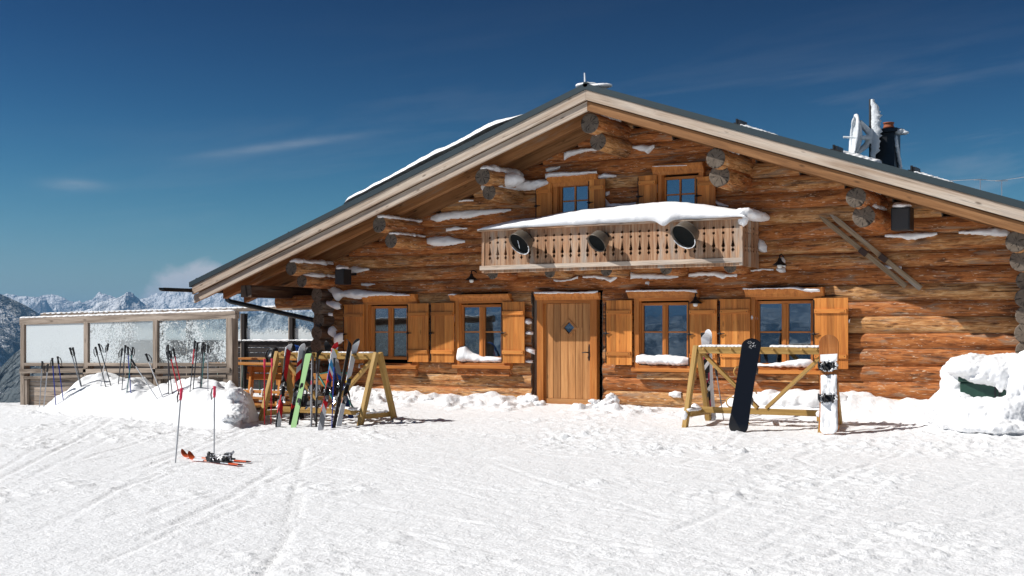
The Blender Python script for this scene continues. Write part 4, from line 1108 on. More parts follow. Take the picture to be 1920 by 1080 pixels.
cl_ = (lt+rt)/2; rackL.location = (cl_.x, cl_.y, cl_.z-1.245); rackL.rotation_euler.z = math.atan2(rt.y-lt.y, rt.x-lt.x)
tag(rackL, 'wooden A-frame ski rack crowded with skis, left of the door', 'ski rack', 'wooden ski racks')
rackR = copy_tree(rackL)
lt = at(1304, 649.5, 20.3); rt = at(1561, 650.5, 19.2)
cr_ = (lt+rt)/2; rackR.location = (cr_.x, cr_.y, cr_.z-1.245); rackR.rotation_euler.z = math.atan2(rt.y-lt.y, rt.x-lt.x)
tag(rackR, 'wooden A-frame ski rack holding two snowboards, right of the door', 'ski rack', 'wooden ski racks')
def rack_pt(rk, x, y, z):
    return Matrix.Translation(rk.location) @ Matrix.Rotation(rk.rotation_euler.z, 4, 'Z') @ Vector((x, y, z))
mb_ = []
for nm, rk, segs, lab in (('rack_snow', rackR, ((-.98, -.12), (.18, .98)), 'line of snow lying on the top bar of the right ski rack'), ('rack_snow', rackL, ((-.7, -.45), (-.05, .2), (.35, .5), (.75, .95)), 'dusting of snow on the top bar of the left ski rack')):
    bl_ = []
    for a, b in segs:
        for k in range(int((b-a)/.06)+1):
            bl_.append((rack_pt(rk, a+k*.06, random.uniform(-.01, .01), 1.247), (.055, .105, .026 if rk is rackR else .014)))
    heap(nm, bl_, lab, 'snow', .014, ((.06, .02),))
bl_ = [(rack_pt(rackL, .2+.09*k, random.uniform(-.03, .03), .285), (.09, .05, .03)) for k in range(9)]+[(rack_pt(rackL, 1.0, -.4+.1*k, .24), (.05, .09, .02)) for k in range(8)]
heap('rail_snow', bl_, 'snow lying on the bottom rail of the left ski rack', 'snow', .016, ((.06, .02),))
bl_ = [(rack_pt(rackR, -1.03, -.40+.1*k, .25), (.06, .08, .035)) for k in range(4)]+[(rack_pt(rackR, 1.03, -.4+.09*k, .25), (.06, .08, .06)) for k in range(6)]+[(rack_pt(rackR, -1.09, -.50, .16), (.05, .03, .09))]
heap('rail_snow', bl_, 'snow stuck to the cross bars of the right ski rack', 'snow', .016, ((.06, .03),))

# ================================================================== SKIS
def stripes(name, stops, rough=.6):
    m, nt, b = newmat(name)
    g = N(nt, 'ShaderNodeAttribute', attribute_name='grain').outputs['Vector']
    sp = N(nt, 'ShaderNodeSeparateXYZ'); L(nt, g, sp.inputs[0])
    wob = mth(nt, 'ADD', sp.outputs[0], mth(nt, 'MULTIPLY', sp.outputs[1], .9))
    L(nt, ramp(nt, wob, stops, 'CONSTANT'), b.inputs['Base Color'])
    b.inputs['Roughness'].default_value = rough
    b.inputs['Specular IOR Level'].default_value = .25
    return m
BLK = (.012, .012, .014); WHT = (.75, .76, .78); RED = (.62, .012, .02); GRN = (.34, .58, .25); GRY = (.25, .26, .28); YEL = (.75, .50, .03); BLU = (.02, .10, .42); NAV = (.012, .03, .12); SKY = (.05, .28, .55); PNK = (.5, .05, .12); ORG = (.62, .10, .03)
def ski_mesh(L_=1.58, wm=.072, wt=.105, wb=.098, tip=.16, board=False):
    n = 40; st = []
    for i in range(n+1):
        f = i/n; f = .5-.5*math.cos(math.pi*f) if board else 1-(1-f)**1.7; z = f*L_
        if board:
            w_ = wm+(wt-wm)*(abs(f-.5)*2)**2; er = .135/L_
            if f < er: w_ *= math.sqrt(max(0, 1-((er-f)/er)**2))
            if f > 1-er: w_ *= math.sqrt(max(0, 1-((f-1+er)/er)**2))
            cy = .05*max(0, (.12-f)/.12)**1.5+.05*max(0, (f-.88)/.12)**1.5
        else:
            w_ = wm+(wb-wm)*max(0, 1-f/.45)**1.6+(wt-wm)*max(0, (f-.45)/.45)**1.6
            if f > .92: w_ *= math.sqrt(max(0, 1-((f-.92)/.08)**2))
            if f < .02: w_ *= .7+.3*f/.02
            a = max(0, (z-(L_-tip))/tip); cy = .095*a**2; z = z-.03*a**2
        st.append((z, max(w_, .004)/2, cy, f))
    return st
def add_ski(mb, st, th=.014):
    vs = []; gs = []; n = len(st)
    for z, w_, cy, f in st:
        tt = th*(.45+.9*max(0, 1-abs(f-.48)/.5))
        for x, y in ((-w_, 0), (w_, 0), (w_*.94, tt), (-w_*.94, tt)): vs.append((x, cy+y, z)); gs.append((f, x, y))
    fb, ft = [], []
    for i in range(n-1):
        a, b = i*4, (i+1)*4
        fb += [(a, a+1, b+1, b)]
        ft += [(a+2, a+3, b+3, b+2), (a+1, a+2, b+2, b+1), (a+3, a, b, b+3)]
    fb += [(0, 1, 2, 3), tuple((n-1)*4+k for k in range(4))]
    mb.add(vs, fb, gs, .5, 0, False); o = len(mb.v)-len(vs)
    for f_ in ft: mb.f.append(tuple(o+i for i in f_)); mb.m.append(1); mb.sm.append(False)
def binding(mb, z, kind, w_=.07):
    if kind == 'toe':
        mb.box(-w_*.45, w_*.45, .014, .034, z-.06, z+.05, .4, 0, 'z'); mb.prism([(-.032, 0), (.032, 0), (.028, .055), (.012, .075), (-.012, .075), (-.028, .055)], (0, .034, z-.02), (1, 0, 0), (0, 0, 1), (0, 1, 0), .038, .4, 0)
        mb.box(-.036, .036, .05, .062, z-.05, z-.025, .4, 1, 'x'); mb.tube([(-.055, .02, z-.13), (-.055, .055, z-.11), (-.03, .03, z-.08)], .006, 5, True, .4, 1); mb.tube([(.055, .02, z-.13), (.055, .055, z-.11), (.03, .03, z-.08)], .006, 5, True, .4, 1)
    else:
        mb.box(-w_*.42, w_*.42, .014, .030, z-.09, z+.06, .4, 0, 'z'); mb.prism([(-.03, 0), (.03, 0), (.026, .07), (-.026, .07)], (0, .03, z-.04), (1, 0, 0), (0, 0, 1), (0, 1, 0), .06, .4, 0)
        mb.box(-.018, .018, .085, .10, z-.06, z+.02, .4, 1, 'z'); mb.beam((0, .07, z-.05), (0, .115, z-.10), .028, .012, (1, 0, 0), .4, 1)
SKM = {}
def make_ski(label, p0, p1, yaw, base, top, L_=None, bind='char', group=None, wm=.072, wt=.105, topside=False):
    """ski standing on its tail at p0 and leaning to p1; the sole faces the camera turned by yaw (topside: deck faces it)"""
    p0 = Vector(p0); p1 = Vector(p1); d = p1-p0; ln = L_ or d.length
    z = d.normalized(); f = Vector((-FW[0], -FW[1], 0)); f.rotate(Matrix.Rotation(R(yaw), 3, 'Z'))
    f = (f-z*f.dot(z)).normalized(); y = f if topside else -f; x = y.cross(z)
    t = empty('ski', (0, 0, 0), label, 'ski', group)
    t.matrix_world = Matrix(((x.x, y.x, z.x, p0.x), (x.y, y.y, z.y, p0.y), (x.z, y.z, z.z, p0.z), (0, 0, 0, 1)))
    key = repr((base, top))
    if key not in SKM:
        SKM[key] = (stripes('ski_sole_%d' % len(SKM), base), stripes('ski_deck_%d' % len(SKM), top))
    mb = MB(); add_ski(mb, ski_mesh(ln, wm, wt, wt*.92)); mb.build('ski_body', list(SKM[key]), t)
    for kd, zz_ in (('toe', .50*ln), ('heel', .50*ln-.30)):
        mb = MB(); binding(mb, zz_, kd); mb.build(kd+'_binding', [bind, 'silver'], t)
    return t
def lean(bx, by, tx, ty, Ztop):
    a = ground_pt(bx, by); return a-Vector((0, 0, .03)), at(tx, ty, Ztop)
G1 = 'skis leaning on the left rack'
ZL = 21.7
def pair(bx, by, tx, ty, Zt, yaw, b1, t1, lab1, lab2, gap=.045, **k):
    p0, p1 = lean(bx, by, tx, ty, Zt)
    f = Vector((-FW[0], -FW[1], 0)); f.rotate(Matrix.Rotation(R(yaw), 3, 'Z'))
    make_ski(lab1, p0, p1, yaw, b1, t1, group=G1, **k)
    make_ski(lab2, p0-f*gap, p1-f*gap, yaw+180, b1, t1, group=G1, **k)
pair(522, 801, 543, 646, 21.95, 48, [(0, WHT), (.05, WHT), (.16, RED), (.30, BLK), (.58, RED), (.93, RED)], [(0, BLK), (.2, RED), (.35, BLK), (.62, BLK), (.88, WHT)], 'red and black ski leaning at the left end of the left rack', 'white tipped ski standing back to back behind the red one on the left rack')
p0, p1 = lean(545, 797, 567, 645, 22.0)
make_ski('white ski with red and black graphics leaning just left of the pale green one', p0, p1, 205, [(0, WHT), (.3, BLK)], [(0, BLK), (.22, RED), (.30, GRY), (.42, BLK), (.55, RED), (.66, WHT), (.74, RED), (.80, WHT)], group=G1)
make_ski('dark ski paired behind the white and red graphic ski on the left rack', p0+Vector((.05, .06, 0)), p1+Vector((.05, .06, 0)), 25, [(0, BLK), (.7, GRY)], [(0, BLK)], group=G1)
p0, p1 = lean(549, 802, 580, 654, 21.75)
make_ski('pale green soled ski leaning on the left rack', p0, p1, -8, [(0, GRN), (1, GRN)], [(0, BLK), (.4, GRY)], group=G1, wm=.082)
make_ski('black edged ski paired behind the pale green ski', p0+Vector((-.05, .06, 0)), p1+Vector((-.05, .06, 0)), 190, [(0, GRN)], [(0, BLK), (.3, RED), (.4, BLK), (.6, (.3, .5, .1)), (.66, BLK)], group=G1)
p0, p1 = lean(584, 801, 587, 655, 21.8)
make_ski('slim grey ski standing nearly upright in the middle of the left rack', p0, p1, 78, [(0, WHT), (.35, GRY)], [(0, GRY), (.5, PNK), (.55, GRY), (.8, BLK)], group=G1)
make_ski('slim black ski standing beside the grey upright one on the left rack', p0+Vector((.07, .03, .0)), p1+Vector((.07, .03, 0)), 258, [(0, BLK)], [(0, BLK), (.4, GRY), (.7, BLK)], group=G1)
pair(600, 808, 630, 646, 21.55, 20, [(0, WHT), (.08, GRY), (.20, WHT), (.28, RED), (.36, BLK), (.50, RED), (.56, NAV), (.62, RED), (.66, WHT), (.70, SKY), (.78, WHT), (.92, YEL)], [(0, WHT), (.15, BLK), (.25, RED), (.33, BLK), (.5, RED), (.6, BLU), (.72, SKY), (.8, WHT), (.93, RED)], 'multicolour ski with yellow tip and blue and red graphics on the left rack', 'white ski with red tip paired behind the multicolour one')
p0, p1 = lean(645, 780, 612, 640, 22.2)
make_ski('dark ski leaning the other way behind the multicolour pair', p0, p1, 15, [(0, BLK), (.5, NAV), (.7, WHT), (.8, BLK)], [(0, BLK)], group=G1)
p0, p1 = lean(660, 786, 622, 648, 22.3)
make_ski('navy blue ski leaning from the back of the left rack', p0, p1, 30, [(0, NAV), (.3, BLU), (.6, GRY), (.8, WHT)], [(0, NAV)], group=G1)
p0, p1 = lean(625, 803, 659, 632, 21.6)
make_ski('tall black ski leaning near the right end of the left rack', p0, p1, 60, [(0, BLK), (.9, BLK)], [(0, BLK), (.3, GRY), (.35, BLK)], group=G1)
p0, p1 = lean(634, 800, 669, 635, 21.65)
make_ski('tall white ski paired beside the tall black one', p0, p1, 205, [(0, WHT)], [(0, WHT), (.3, (.6, .3, .2)), (.36, BLK), (.52, YEL), (.55, WHT), (.96, BLK)], group=G1)
p0, p1 = lean(566, 786, 559, 640, 23.0)
make_ski('blue tipped ski leaning on the far side of the left rack', p0, p1, 40, [(0, BLK), (.8, BLU)], [(0, BLK), (.8, BLU)], group=G1)
p0, p1 = lean(590, 790, 600, 664, 22.9)
make_ski('black ski half hidden on the far side of the left rack', p0, p1, 120, [(0, BLK)], [(0, BLK), (.3, GRY), (.5, BLK)], group=G1)
# twin tipped skis on the right rack
G2 = 'skis on the right rack'
p0 = ground_pt(1328, 787)-Vector((0, 0, .03)); p1 = at(1322, 617, 20.35)
make_ski('snow plastered ski with pink graphics standing at the left end of the right rack', p0, p1, 155, [(0, WHT)], [(0, GRY), (.12, PNK), (.2, BLK), (.3, WHT), (.36, BLK), (.42, PNK), (.5, BLK), (.58, WHT), (.64, BLK), (.70, PNK), (.74, WHT), (.965, BLK)], group=G2, wm=.10, wt=.145)
make_ski('second pink patterned ski close behind the snow plastered one on the right rack', p0+Vector((.06, .06, 0)), p1+Vector((.02, .06, 0)), -12, [(0, WHT)], [(0, BLK), (.3, PNK), (.4, BLK)], group=G2, wm=.08, wt=.12)

# kids' skis lying in front
G3 = 'orange skis lying on the open snow'
for (a, b, lab, roll) in (((338, 858), (468, 868), 'orange ski lying on the snow, its curled tip pointing left', 0), ((352, 862), (452, 874), 'second orange ski lying on the snow nearest the viewer', 0)):
    q0 = ground_pt(*b); q1 = ground_pt(*a); d = (q1-q0); ln = d.length; d.normalize()
    up = Vector((0, 0, 1)); up = (up-d*up.dot(d)).normalized(); x = up.cross(d)
    t = empty('ski', (0, 0, 0), lab, 'ski', G3)
    p0 = q0+Vector((0, 0, .012))
    t.matrix_world = Matrix(((x.x, up.x, d.x, p0.x), (x.y, up.y, d.y, p0.y), (x.z, up.z, d.z, p0.z), (0, 0, 0, 1)))
    mb = MB(); add_ski(mb, ski_mesh(ln, .062, .09, .08, .16))
    mb.build('ski_body', [stripes('orange_sole', [(0, ORG)]), stripes('orange_deck', [(0, BLK), (.05, ORG), (.22, WHT), (.36, BLK), (.62, (.75, .3, .2)), (.68, WHT), (.88, ORG)])], t)
    for kd, zz_ in (('toe', .55*ln), ('heel', .55*ln-.30)):
        mb = MB(); binding(mb, zz_, kd, .09)
        for k in range(3): mb.tube([(.04*random.choice((-1, 1)), .02, zz_+random.uniform(-.06, .06)), (random.uniform(-.05, .05), .06+.04*random.random(), zz_+random.uniform(-.06, .06))], .011, 6, True, .4, 0)
        mb.build(kd+'_binding', ['black', 'silver'], t)
q = ground_pt(412, 864)
heap('binding_snow', [(q+Vector((random.uniform(-.25, .25), random.uniform(-.12, .12), .03)), (.05, .04, .03)) for _ in range(7)], 'crumbs of snow on the bindings of the orange skis', 'snow', .012, ((.05, .03),))

# snowboards
def make_board(label, p0, p1, yaw, topside, mats, L_, w_):
    p0 = Vector(p0); p1 = Vector(p1); z = (p1-p0).normalized()
    f = Vector((-FW[0], -FW[1], 0)); f.rotate(Matrix.Rotation(R(yaw), 3, 'Z')); f = (f-z*f.dot(z)).normalized()
    y = f if topside else -f; x = y.cross(z)
    t = empty('snowboard', (0, 0, 0), label, 'snowboard')
    t.matrix_world = Matrix(((x.x, y.x, z.x, p0.x), (x.y, y.y, z.y, p0.y), (x.z, y.z, z.z, p0.z), (0, 0, 0, 1)))
    mb = MB(); add_ski(mb, ski_mesh(L_, w_*.9, w_, board=True), .009); mb.build('board', mats, t)
    for zz_ in (.36*L_, .68*L_):
        mb = MB(); bz = zz_
        mb.lathe([(0, .0), (.075, .0), (.075, .012), (.0, .016)], (0, .012, bz), (0, 1, 0), 16, .4, 0)
        mb.prism([(-.10, -.05), (.10, -.055), (.115, .0), (.10, .055), (-.10, .05), (-.12, 0)], (0, .02, bz), (1, 0, 0), (0, 0, 1), (0, 1, 0), .02, .4, 0)
        mb.tube([(.08, .03, bz-.055), (.115, .06, bz-.05), (.13, .09, bz), (.115, .06, bz+.05), (.08, .03, bz+.055)], .014, 7, True, .4, 0)   # heel hoop
        mb.prism([(-.055, 0), (.055, 0), (.045, .14), (-.045, .14)], (.118, .03, bz), (0, 0, 1), (0, 1, 0), (1, 0, 0), .015, .4, 0)           # high back
        for k, (xx, hh) in enumerate(((-.06, .075), (.06, .11))):                                                                              # straps
            mb.tube([(xx, .03, bz-.06), (xx-.01, hh*.8, bz-.055), (xx-.015, hh, bz), (xx-.01, hh*.8, bz+.055), (xx, .03, bz+.06)], .017, 7, True, .4, 0)
            mb.box(xx-.03, xx+.02, hh*.6, hh*.6+.03, bz+.045, bz+.065, .4, 1)
        if topside:
            for rr_, n_ in ((.105, 22), (.125, 16)):
                for k in range(n_):
                    a_ = 2*math.pi*k/n_+random.uniform(-.1, .1)
                    if random.random() < .22: continue
                    c_ = Vector((rr_*math.cos(a_), .035+.05*random.random(), bz+.075*math.sin(a_))); q_ = random.uniform(.012, .024)
                    mb.lathe([(0, -q_), (q_*.8, -q_*.5), (q_, 0), (q_*.8, q_*.5), (0, q_)], c_, (random.uniform(-1, 1), random.uniform(-1, 1), 1), 6, .5, 2)
        mb.build('binding', ['black', 'silver', 'snow'], t)
    if not topside:
        mb = MB()
        for k in range(34):
            a_ = random.uniform(0, 6.28); r_ = .075*random.random()**.6; q_ = random.uniform(.002, .007)
            zz = L_-.11+r_*math.sin(a_); mb.lathe([(0, -q_), (q_, 0), (0, q_)], (r_*1.1*math.cos(a_), -.004+.05*max(0, (zz/L_-.88)/.12)**1.5, zz), (0, 1, 0), 6, .5)
        mb.build('frost_specks', 'snow', t)
    return t
bs = stripes('board_sole_black', [(0, (.02, .02, .022)), (.075, (.006, .008, .013))], .3); bd = stripes('board_deck_gray', [(0, GRY)])
p0 = ground_pt(1382, 811); p1 = at(1411, 633, 19.3)
make_board('plain black snowboard leaning slanted on the right rack', p0-Vector((0, 0, .02)), p1, -22, False, [bs, bd], (p1-p0).length+.02, .305)
wd = wood('board_wood_topsheet', [(.28, .085, .022), (.42, .15, .04), (.5, .21, .07)], (3, 30, 30), rough=.35, bumps=.05)
p0 = ground_pt(1555, 814.5); p1 = at(1554, 629.5, 18.98); Lb = (p1-p0).length+.02
b2 = make_board('wood patterned snowboard caked with snow, standing at the right end of the right rack', p0-Vector((0, 0, .02)), p1, -24, True, [wd, wd], Lb, .305)
# snow caked on its deck
n1, n2 = 70, 14; vs = []; fs = []
for i in range(n1+1):
    f = i/n1; z = Lb*(.01+.80*f)
    for j in range(n2+1):
        s = j/n2*2-1; hw = .132-.012*math.sin(math.pi*min(1, z/Lb))
        if z < .11: hw *= math.sqrt(max(.02, 1-((.11-z)/.11)**2))
        lim = .80-.10*(j/n2)
        e_ = min(1, (1-abs(s))*9)*min(1, f*20)
        th = .028*e_*(.7+.5*mnoise.noise((s*2.2, z*9, 3.3))+.3*mnoise.noise((s*7, z*26, 1.3)))
        up_ = z/Lb
        if up_ > lim-.12: th *= max(0, (mnoise.noise((s*3, z*12, 8.1))+.35))*1.2
        if .60 < up_ < .655 or up_ > lim: th = 0
        hole = mnoise.noise((s*5.5, z*15, 5.5))
        if hole > .52: th = 0
        vs.append((s*hw*(1+.02*mnoise.noise((z*25, s, 2))), .012+th-(.004 if th <= .001 else 0)-.05*0+(.05*max(0, (.12-z/Lb)/.12)**1.5), z))
for i in range(n1):
    for j in range(n2):
        a = i*(n2+1)+j; fs.append((a, a+1, a+n2+2, a+n2+1))
mb = MB(); mb.add(vs, fs, None, .5, 0, True); mb.build('snow_crust', 'snow', b2)
# yellow cane hoops behind the black board
for px, py in ((1385, 697), (1371, 754)):
    c = at(px, py, 20.0); m = MB(); t = empty('cane_hoop', c, 'yellow cane hoop peeking out '+('high' if py < 720 else 'low')+' behind the black snowboard', 'hoop', 'yellow hoops behind the snowboard')
    m.tube([(RX[0]*.075*math.cos(a), RX[1]*.075*math.cos(a), .08*math.sin(a)) for a in np.linspace(0, 2*math.pi, 22)], .011, 7, False); m.build('ring', 'yellowwood', t)
    m = MB(); m.tube([(.06, .03, 0), (.22, .22, -.35)], .010, 6); m.build('stem', 'yellowwood', t)

# ================================================================== SKI POLES
def make_pole(tip, grip, shaft, label, group, gripmat='black', strap=True, upper=None, vis=None):
    tip = Vector(tip); grip = Vector(grip); d = grip-tip; ln = d.length; z = d.normalized()
    x = Vector((RX[0], RX[1], 0)); x = (x-z*x.dot(z)).normalized(); y = z.cross(x)
    t = empty('ski_pole', (0, 0, 0), label, 'ski pole', group)
    t.matrix_world = Matrix(((x.x, y.x, z.x, tip.x), (x.y, y.y, z.y, tip.y), (x.z, y.z, z.z, tip.z), (0, 0, 0, 1)))
    m = MB(); m.tube([(0, 0, -.16), (0, 0, 0), (0, 0, ln-.12)], [.008, .0085, .0105], 7, True, .5)
    m.build('shaft', shaft, t)
    if upper:
        m = MB(); m.tube([(0, 0, ln*.55), (0, 0, ln-.12)], .0118, 7, True, .5); m.build('shaft_sleeve', upper, t)
    m = MB(); m.tube([(0, 0, ln-.14), (0, 0, ln-.10), (0, .004, ln-.06), (0, 0, ln-.015), (0, .006, ln)], [.013, .020, .017, .019, .024], 8, True, .5); m.build('grip', gripmat, t)
    if strap:
        sgn = random.choice((-1, 1)); a = random.uniform(.035, .06)
        m = MB(); m.tube([(0, 0, ln-.01), (sgn*a*.7, .01, ln-.03), (sgn*a, .012, ln-.10), (sgn*a*.8, .01, ln-.17), (sgn*a*.2, .005, ln-.12)], [.007, .008, .009, .008, .006], 5, True, .5); m.build('strap', 'black', t)
    return t
steel_d = plain('dark_grey_shaft', (.07, .072, .078), .4, .3); steel_l = plain('light_grey_shaft', (.38, .39, .41), .35, .5)
blue_s = plain('blue_shaft', (.02, .045, .30), .35); red_s = plain('red_shaft', (.60, .015, .03), .35); white_s = plain('white_shaft', (.68, .69, .70), .35); green_s = plain('teal_shaft', (.02, .13, .13), .35)
pinkgrip = plain('red_pink_grip', (.72, .03, .09), .45)
POL = [
 ((79.3, 678), (74, 764), steel_l, 'grey pole with black grip, first from the left end of the fence'),
 ((90, 683), (82, 763), steel_l, 'grey pole with dangling strap, second from the left end of the fence'),
 ((98, 672), (104.5, 759), blue_s, 'blue pole of the leftmost crossed blue pair'),
 ((108, 669), (118.5, 749.5), blue_s, 'blue pole leaning right of the leftmost crossed blue pair'),
 ((131, 652.5), (151.5, 724.7), steel_l, 'grey pole leaning left, left one of the pair before the first glass pane'),
 ((136.5, 652), (153, 724.7), steel_d, 'darker grey pole, right one of the pair before the first glass pane'),
 ((179, 651), (198.4, 725.4), steel_d, 'dark pole leaning far left beside the second fence post'),
 ((185, 645), (208, 723), steel_d, 'dark pole leaning left and ending furthest right of its trio'),
 ((203, 644.6), (188.8, 723.5), white_s, 'silver pole leaning right, crossing two dark ones'),
 ((229, 653.7), (221.8, 720), steel_d, 'thin dark pole left of the tall blue pair'),
 ((235, 647.7), (228.5, 730.7), steel_d, 'thin dark pole just left of the blue crossed pair in the middle'),
 ((239.4, 651), (245.4, 736.8), blue_s, 'blue pole of the middle crossed pair, its grip on the left'),
 ((249, 651), (237.7, 735.5), green_s, 'teal topped pole of the middle crossed pair, its grip on the right'),
 ((246, 674), (294.7, 747.6), white_s, 'white pole leaning steeply left, lower one of two white poles'),
 ((273.5, 664), (305, 745), white_s, 'white pole leaning left beside the third fence post'),
 ((315, 647), (316.4, 739), steel_d, 'dark upright pole left of the two red poles'),
 ((313.5, 660), (323, 738), steel_d, 'shorter dark pole tilted beside the upright one near the red poles'),
 ((317.6, 658.5), (335.6, 739), red_s, 'red pole leaning left, left one of the red pair at the third glass pane'),
 ((324.8, 654), (341.7, 731), red_s, 'red pole leaning left, right one of the red pair at the third glass pane'),
 ((365.7, 639.7), (356, 735), steel_d, 'tall pole with red upper shaft and black lower shaft'),
 ((370.5, 643), (362, 729.5), steel_d, 'black pole close behind the tall red topped one'),
 ((381.4, 642), (375.4, 727), steel_d, 'black pole, left one of the dark pair near the right fence end'),
 ((384.5, 646), (377.5, 726), green_s, 'dark green pole, right one of the dark pair near the right fence end'),
 ((389.8, 647), (389.8, 733), steel_l, 'silver upright pole nearest the right fence end')]
GP = 'ski poles stuck in the snow mound by the fence'
for i, (g, b, mt, lab) in enumerate(POL):
    tip = ground_pt(*b); Zt = (tip.x-CAM[0])*FW[0]+(tip.y-CAM[1])*FW[1]
    grip = at(g[0], g[1], Zt+.10*random.uniform(-.4, 1.2))
    make_pole(tip, grip, mt, lab, GP, upper=red_s if 'red upper' in lab else None)
GF = 'red gripped poles standing in the open snow'
for g, b, lab in (((340.4, 729), (329, 867), 'grey pole with red grip standing alone, left one in front of the mound'), ((402.3, 725), (401.4, 852), 'slightly bent grey pole with red grip behind the orange skis')):
    tip = ground_pt(*b); Zt = (tip.x-CAM[0])*FW[0]+(tip.y-CAM[1])*FW[1]
    make_pole(tip, at(*g, Zt), steel_l, lab, GF, pinkgrip)
for g, b, mt, gm, lab in (((496, 674), (496, 797), red_s, pinkgrip, 'red pole standing against the left leg of the left rack, outer one'), ((510, 673), (508, 796), red_s, pinkgrip, 'red pole standing against the left leg of the left rack, inner one'),
                          ((627, 672), (622, 803), blue_s, 'black', 'dark blue pole hanging in front of the multicolour skis'), ((640, 715), (636, 795), steel_d, 'black', 'short dark pole among the black skis'),
                          ((652, 730), (664, 780), steel_d, 'black', 'dark pole slanting right behind the tall black ski'), ((594, 660), (592, 790), steel_l, 'black', 'grey pole beside the slim upright skis'),
                          ((1333, 664), (1336, 786), steel_l, 'black', 'thin grey pole leaning beside the pink patterned skis'), ((1330, 668), (1332, 787), red_s, 'black', 'thin reddish pole leaning beside the pink patterned skis'), ((1342, 690), (1357, 787), steel_l, 'black', 'thin grey pole slanting right inside the right rack')):
    tip = ground_pt(*b); Zt = (tip.x-CAM[0])*FW[0]+(tip.y-CAM[1])*FW[1]
    make_pole(tip, at(*g, Zt+.12), mt, lab, 'ski poles leaning on the racks', gm, strap=False)

# teal folding trestle standing behind the left rack
a = [at(596, 702, 23.6), at(621, 697, 23.6), at(640, 765, 23.2), at(612, 765, 23.6)]
t = empty('folding_trestle', (a[2].x, a[2].y, 0), 'teal tubular folding frame behind the skis of the left rack', 'folding frame'); o_ = Vector(t.location)
for q in ((a[1], a[0], at(637, 768, 23.3)), (at(650, 700, 23.8), at(621, 697, 23.6), at(664, 768, 23.6))):
    m = MB(); m.tube([p-o_ for p in q], .02, 8); m.build('tube_frame', 'teal', t)
# rucksacks and boots heaped behind the left rack
def bag(name, px, py, Z, r, lab, mat):
    c = at(px, py, Z); t = empty(name, (c.x, c.y, c.z-r), lab, 'backpack')
    heap('bag_body', [((0, 0, r), (r*.8, r*.6, r)), ((0, -r*.5, r*.75), (r*.55, r*.3, r*.55)), ((0, 0, r*1.75), (r*.6, r*.5, r*.35))], None, None, .018, ((.1, .03),), t, mat=mat)
    m = MB()
    for s in (-1, 1): m.tube([(s*r*.4, -r*.55, r*1.8), (s*r*.5, -r*.85, r*1.1), (s*r*.45, -r*.6, r*.3)], .018, 6)
    m.build('strap', 'black', t)
bag('rucksack', 575, 712, 23.6, .19, 'black rucksack on the terrace behind the left rack', 'black')
bag('rucksack', 568, 757, 23.2, .17, 'dark rucksack lying low behind the pale green ski', 'char')
bag('rucksack', 513, 668, 25.6, .17, 'black rucksack standing on the terrace table', 'black')
# ================================================================== GLAZED WIND BREAK AND TERRACE
FY = -4.25
px_posts = [(46, 757), (165, 757), (295, 757), (434, 757)]
wb = empty('wind_break', (wall(45, 757, FY).x, FY, -.1), 'weathered wooden wind break with snow-plastered glass panes left of the cabin', 'wind break')
OB = Vector(wb.location)
def P_(px, py, y=FY):
    return wall(px, py, y)-OB
tops = lambda px: np.interp(px, [45, 440], [607, 596])
m_posts = []
for i, (px, py) in enumerate(px_posts):
    b = P_(px, py); t_ = P_(px, float(tops(px)))
    w_ = .155 if i == 3 else .115
    m = MB(); m.box(b.x-w_/2, b.x+w_/2, -.06, .09, -.35, t_.z+.0, None, 0, 'z')
    if i in (1, 2): m.box(b.x+w_/2+.003, b.x+w_/2+.04, -.03, .07, .75, t_.z, .15, 0, 'z')
    m.build('post', 'gray', wb, .006)
a = P_(42, 606); b = P_(440, 595)
m = MB(); ha = .09
zA0 = P_(42, 597).z; zA1 = P_(42, 609.5).z; zB0 = P_(440, 584).z; zB1 = P_(440, 596.5).z
m.beam((a.x-.03, .005, (zA0+zA1)/2), (b.x+.06, .005, (zB0+zB1)/2), .11, zA0-zA1)
m.build('top_beam', 'gray', wb, .006)
FM = [frostmat('snowed_glass', .55, .95, .0, .10, .78), frostmat('part_snowed_glass', .74, .86, -.26, .0, .36), frostmat('speckled_glass', .86, .93, -.10, .0, .10)]
for i in range(3):
    p, q = px_posts[i][0], px_posts[i+1][0]
    A = P_(p, float(tops(p))); B = P_(q, float(tops(q)))
    zr0 = P_(p, 681).z; zr1 = P_(q, 682).z
    x0, x1 = A.x+.06, B.x-.06
    m = MB(); m.box(x0+.03, x1, -.03, -.02, (zr0+zr1)/2-.02, min(A.z, B.z)+.03, .5, 0, 'z'); m.build('glass_pane', FM[i], wb)
    m = MB(); m.beam((x0, -.01, zr0-.02), (x1, -.01, zr1-.02), .11, .06); m.build('rail', 'gray', wb, .004)
    m = MB(); m.beam((x0, .02, zr0-.13), (x1, .02, zr1-.13), .05, .05, tone=.05); m.beam((x0-.1, -.075, P_(p, 696).z), (x1+.1, -.075, P_(q, 694).z), .03, .085); m.beam((x0, -.05, P_(p, 708).z), (x1, -.05, P_(q, 705).z), .06, .05, tone=.1)
    for k in range(10):
        z = P_(p, 706).z-.05-k*.095
        m.beam((x0, .035, z), (x1, .035, z+.008), .024, .088)
    m.box(x0+.02, x0+.09, -.06, .0, -.3, P_(p, 705).z, .2, 0, 'z'); m.box(x1-.09, x1-.02, -.06, .0, -.3, P_(q, 703).z, .2, 0, 'z')
    m.build('plank_panel', 'gray', wb)
heap('beam_snow', [(wall(45+k*10.2, float(np.interp(45+k*10.2, [45, 440], [596, 583])), FY+.03)+Vector((0, 0, 0)), (.11, .07, .022+.012*random.random())) for k in range(39)], 'thin crust of snow along the top beam of the wind break', 'snow', .016, ((.08, .03),))
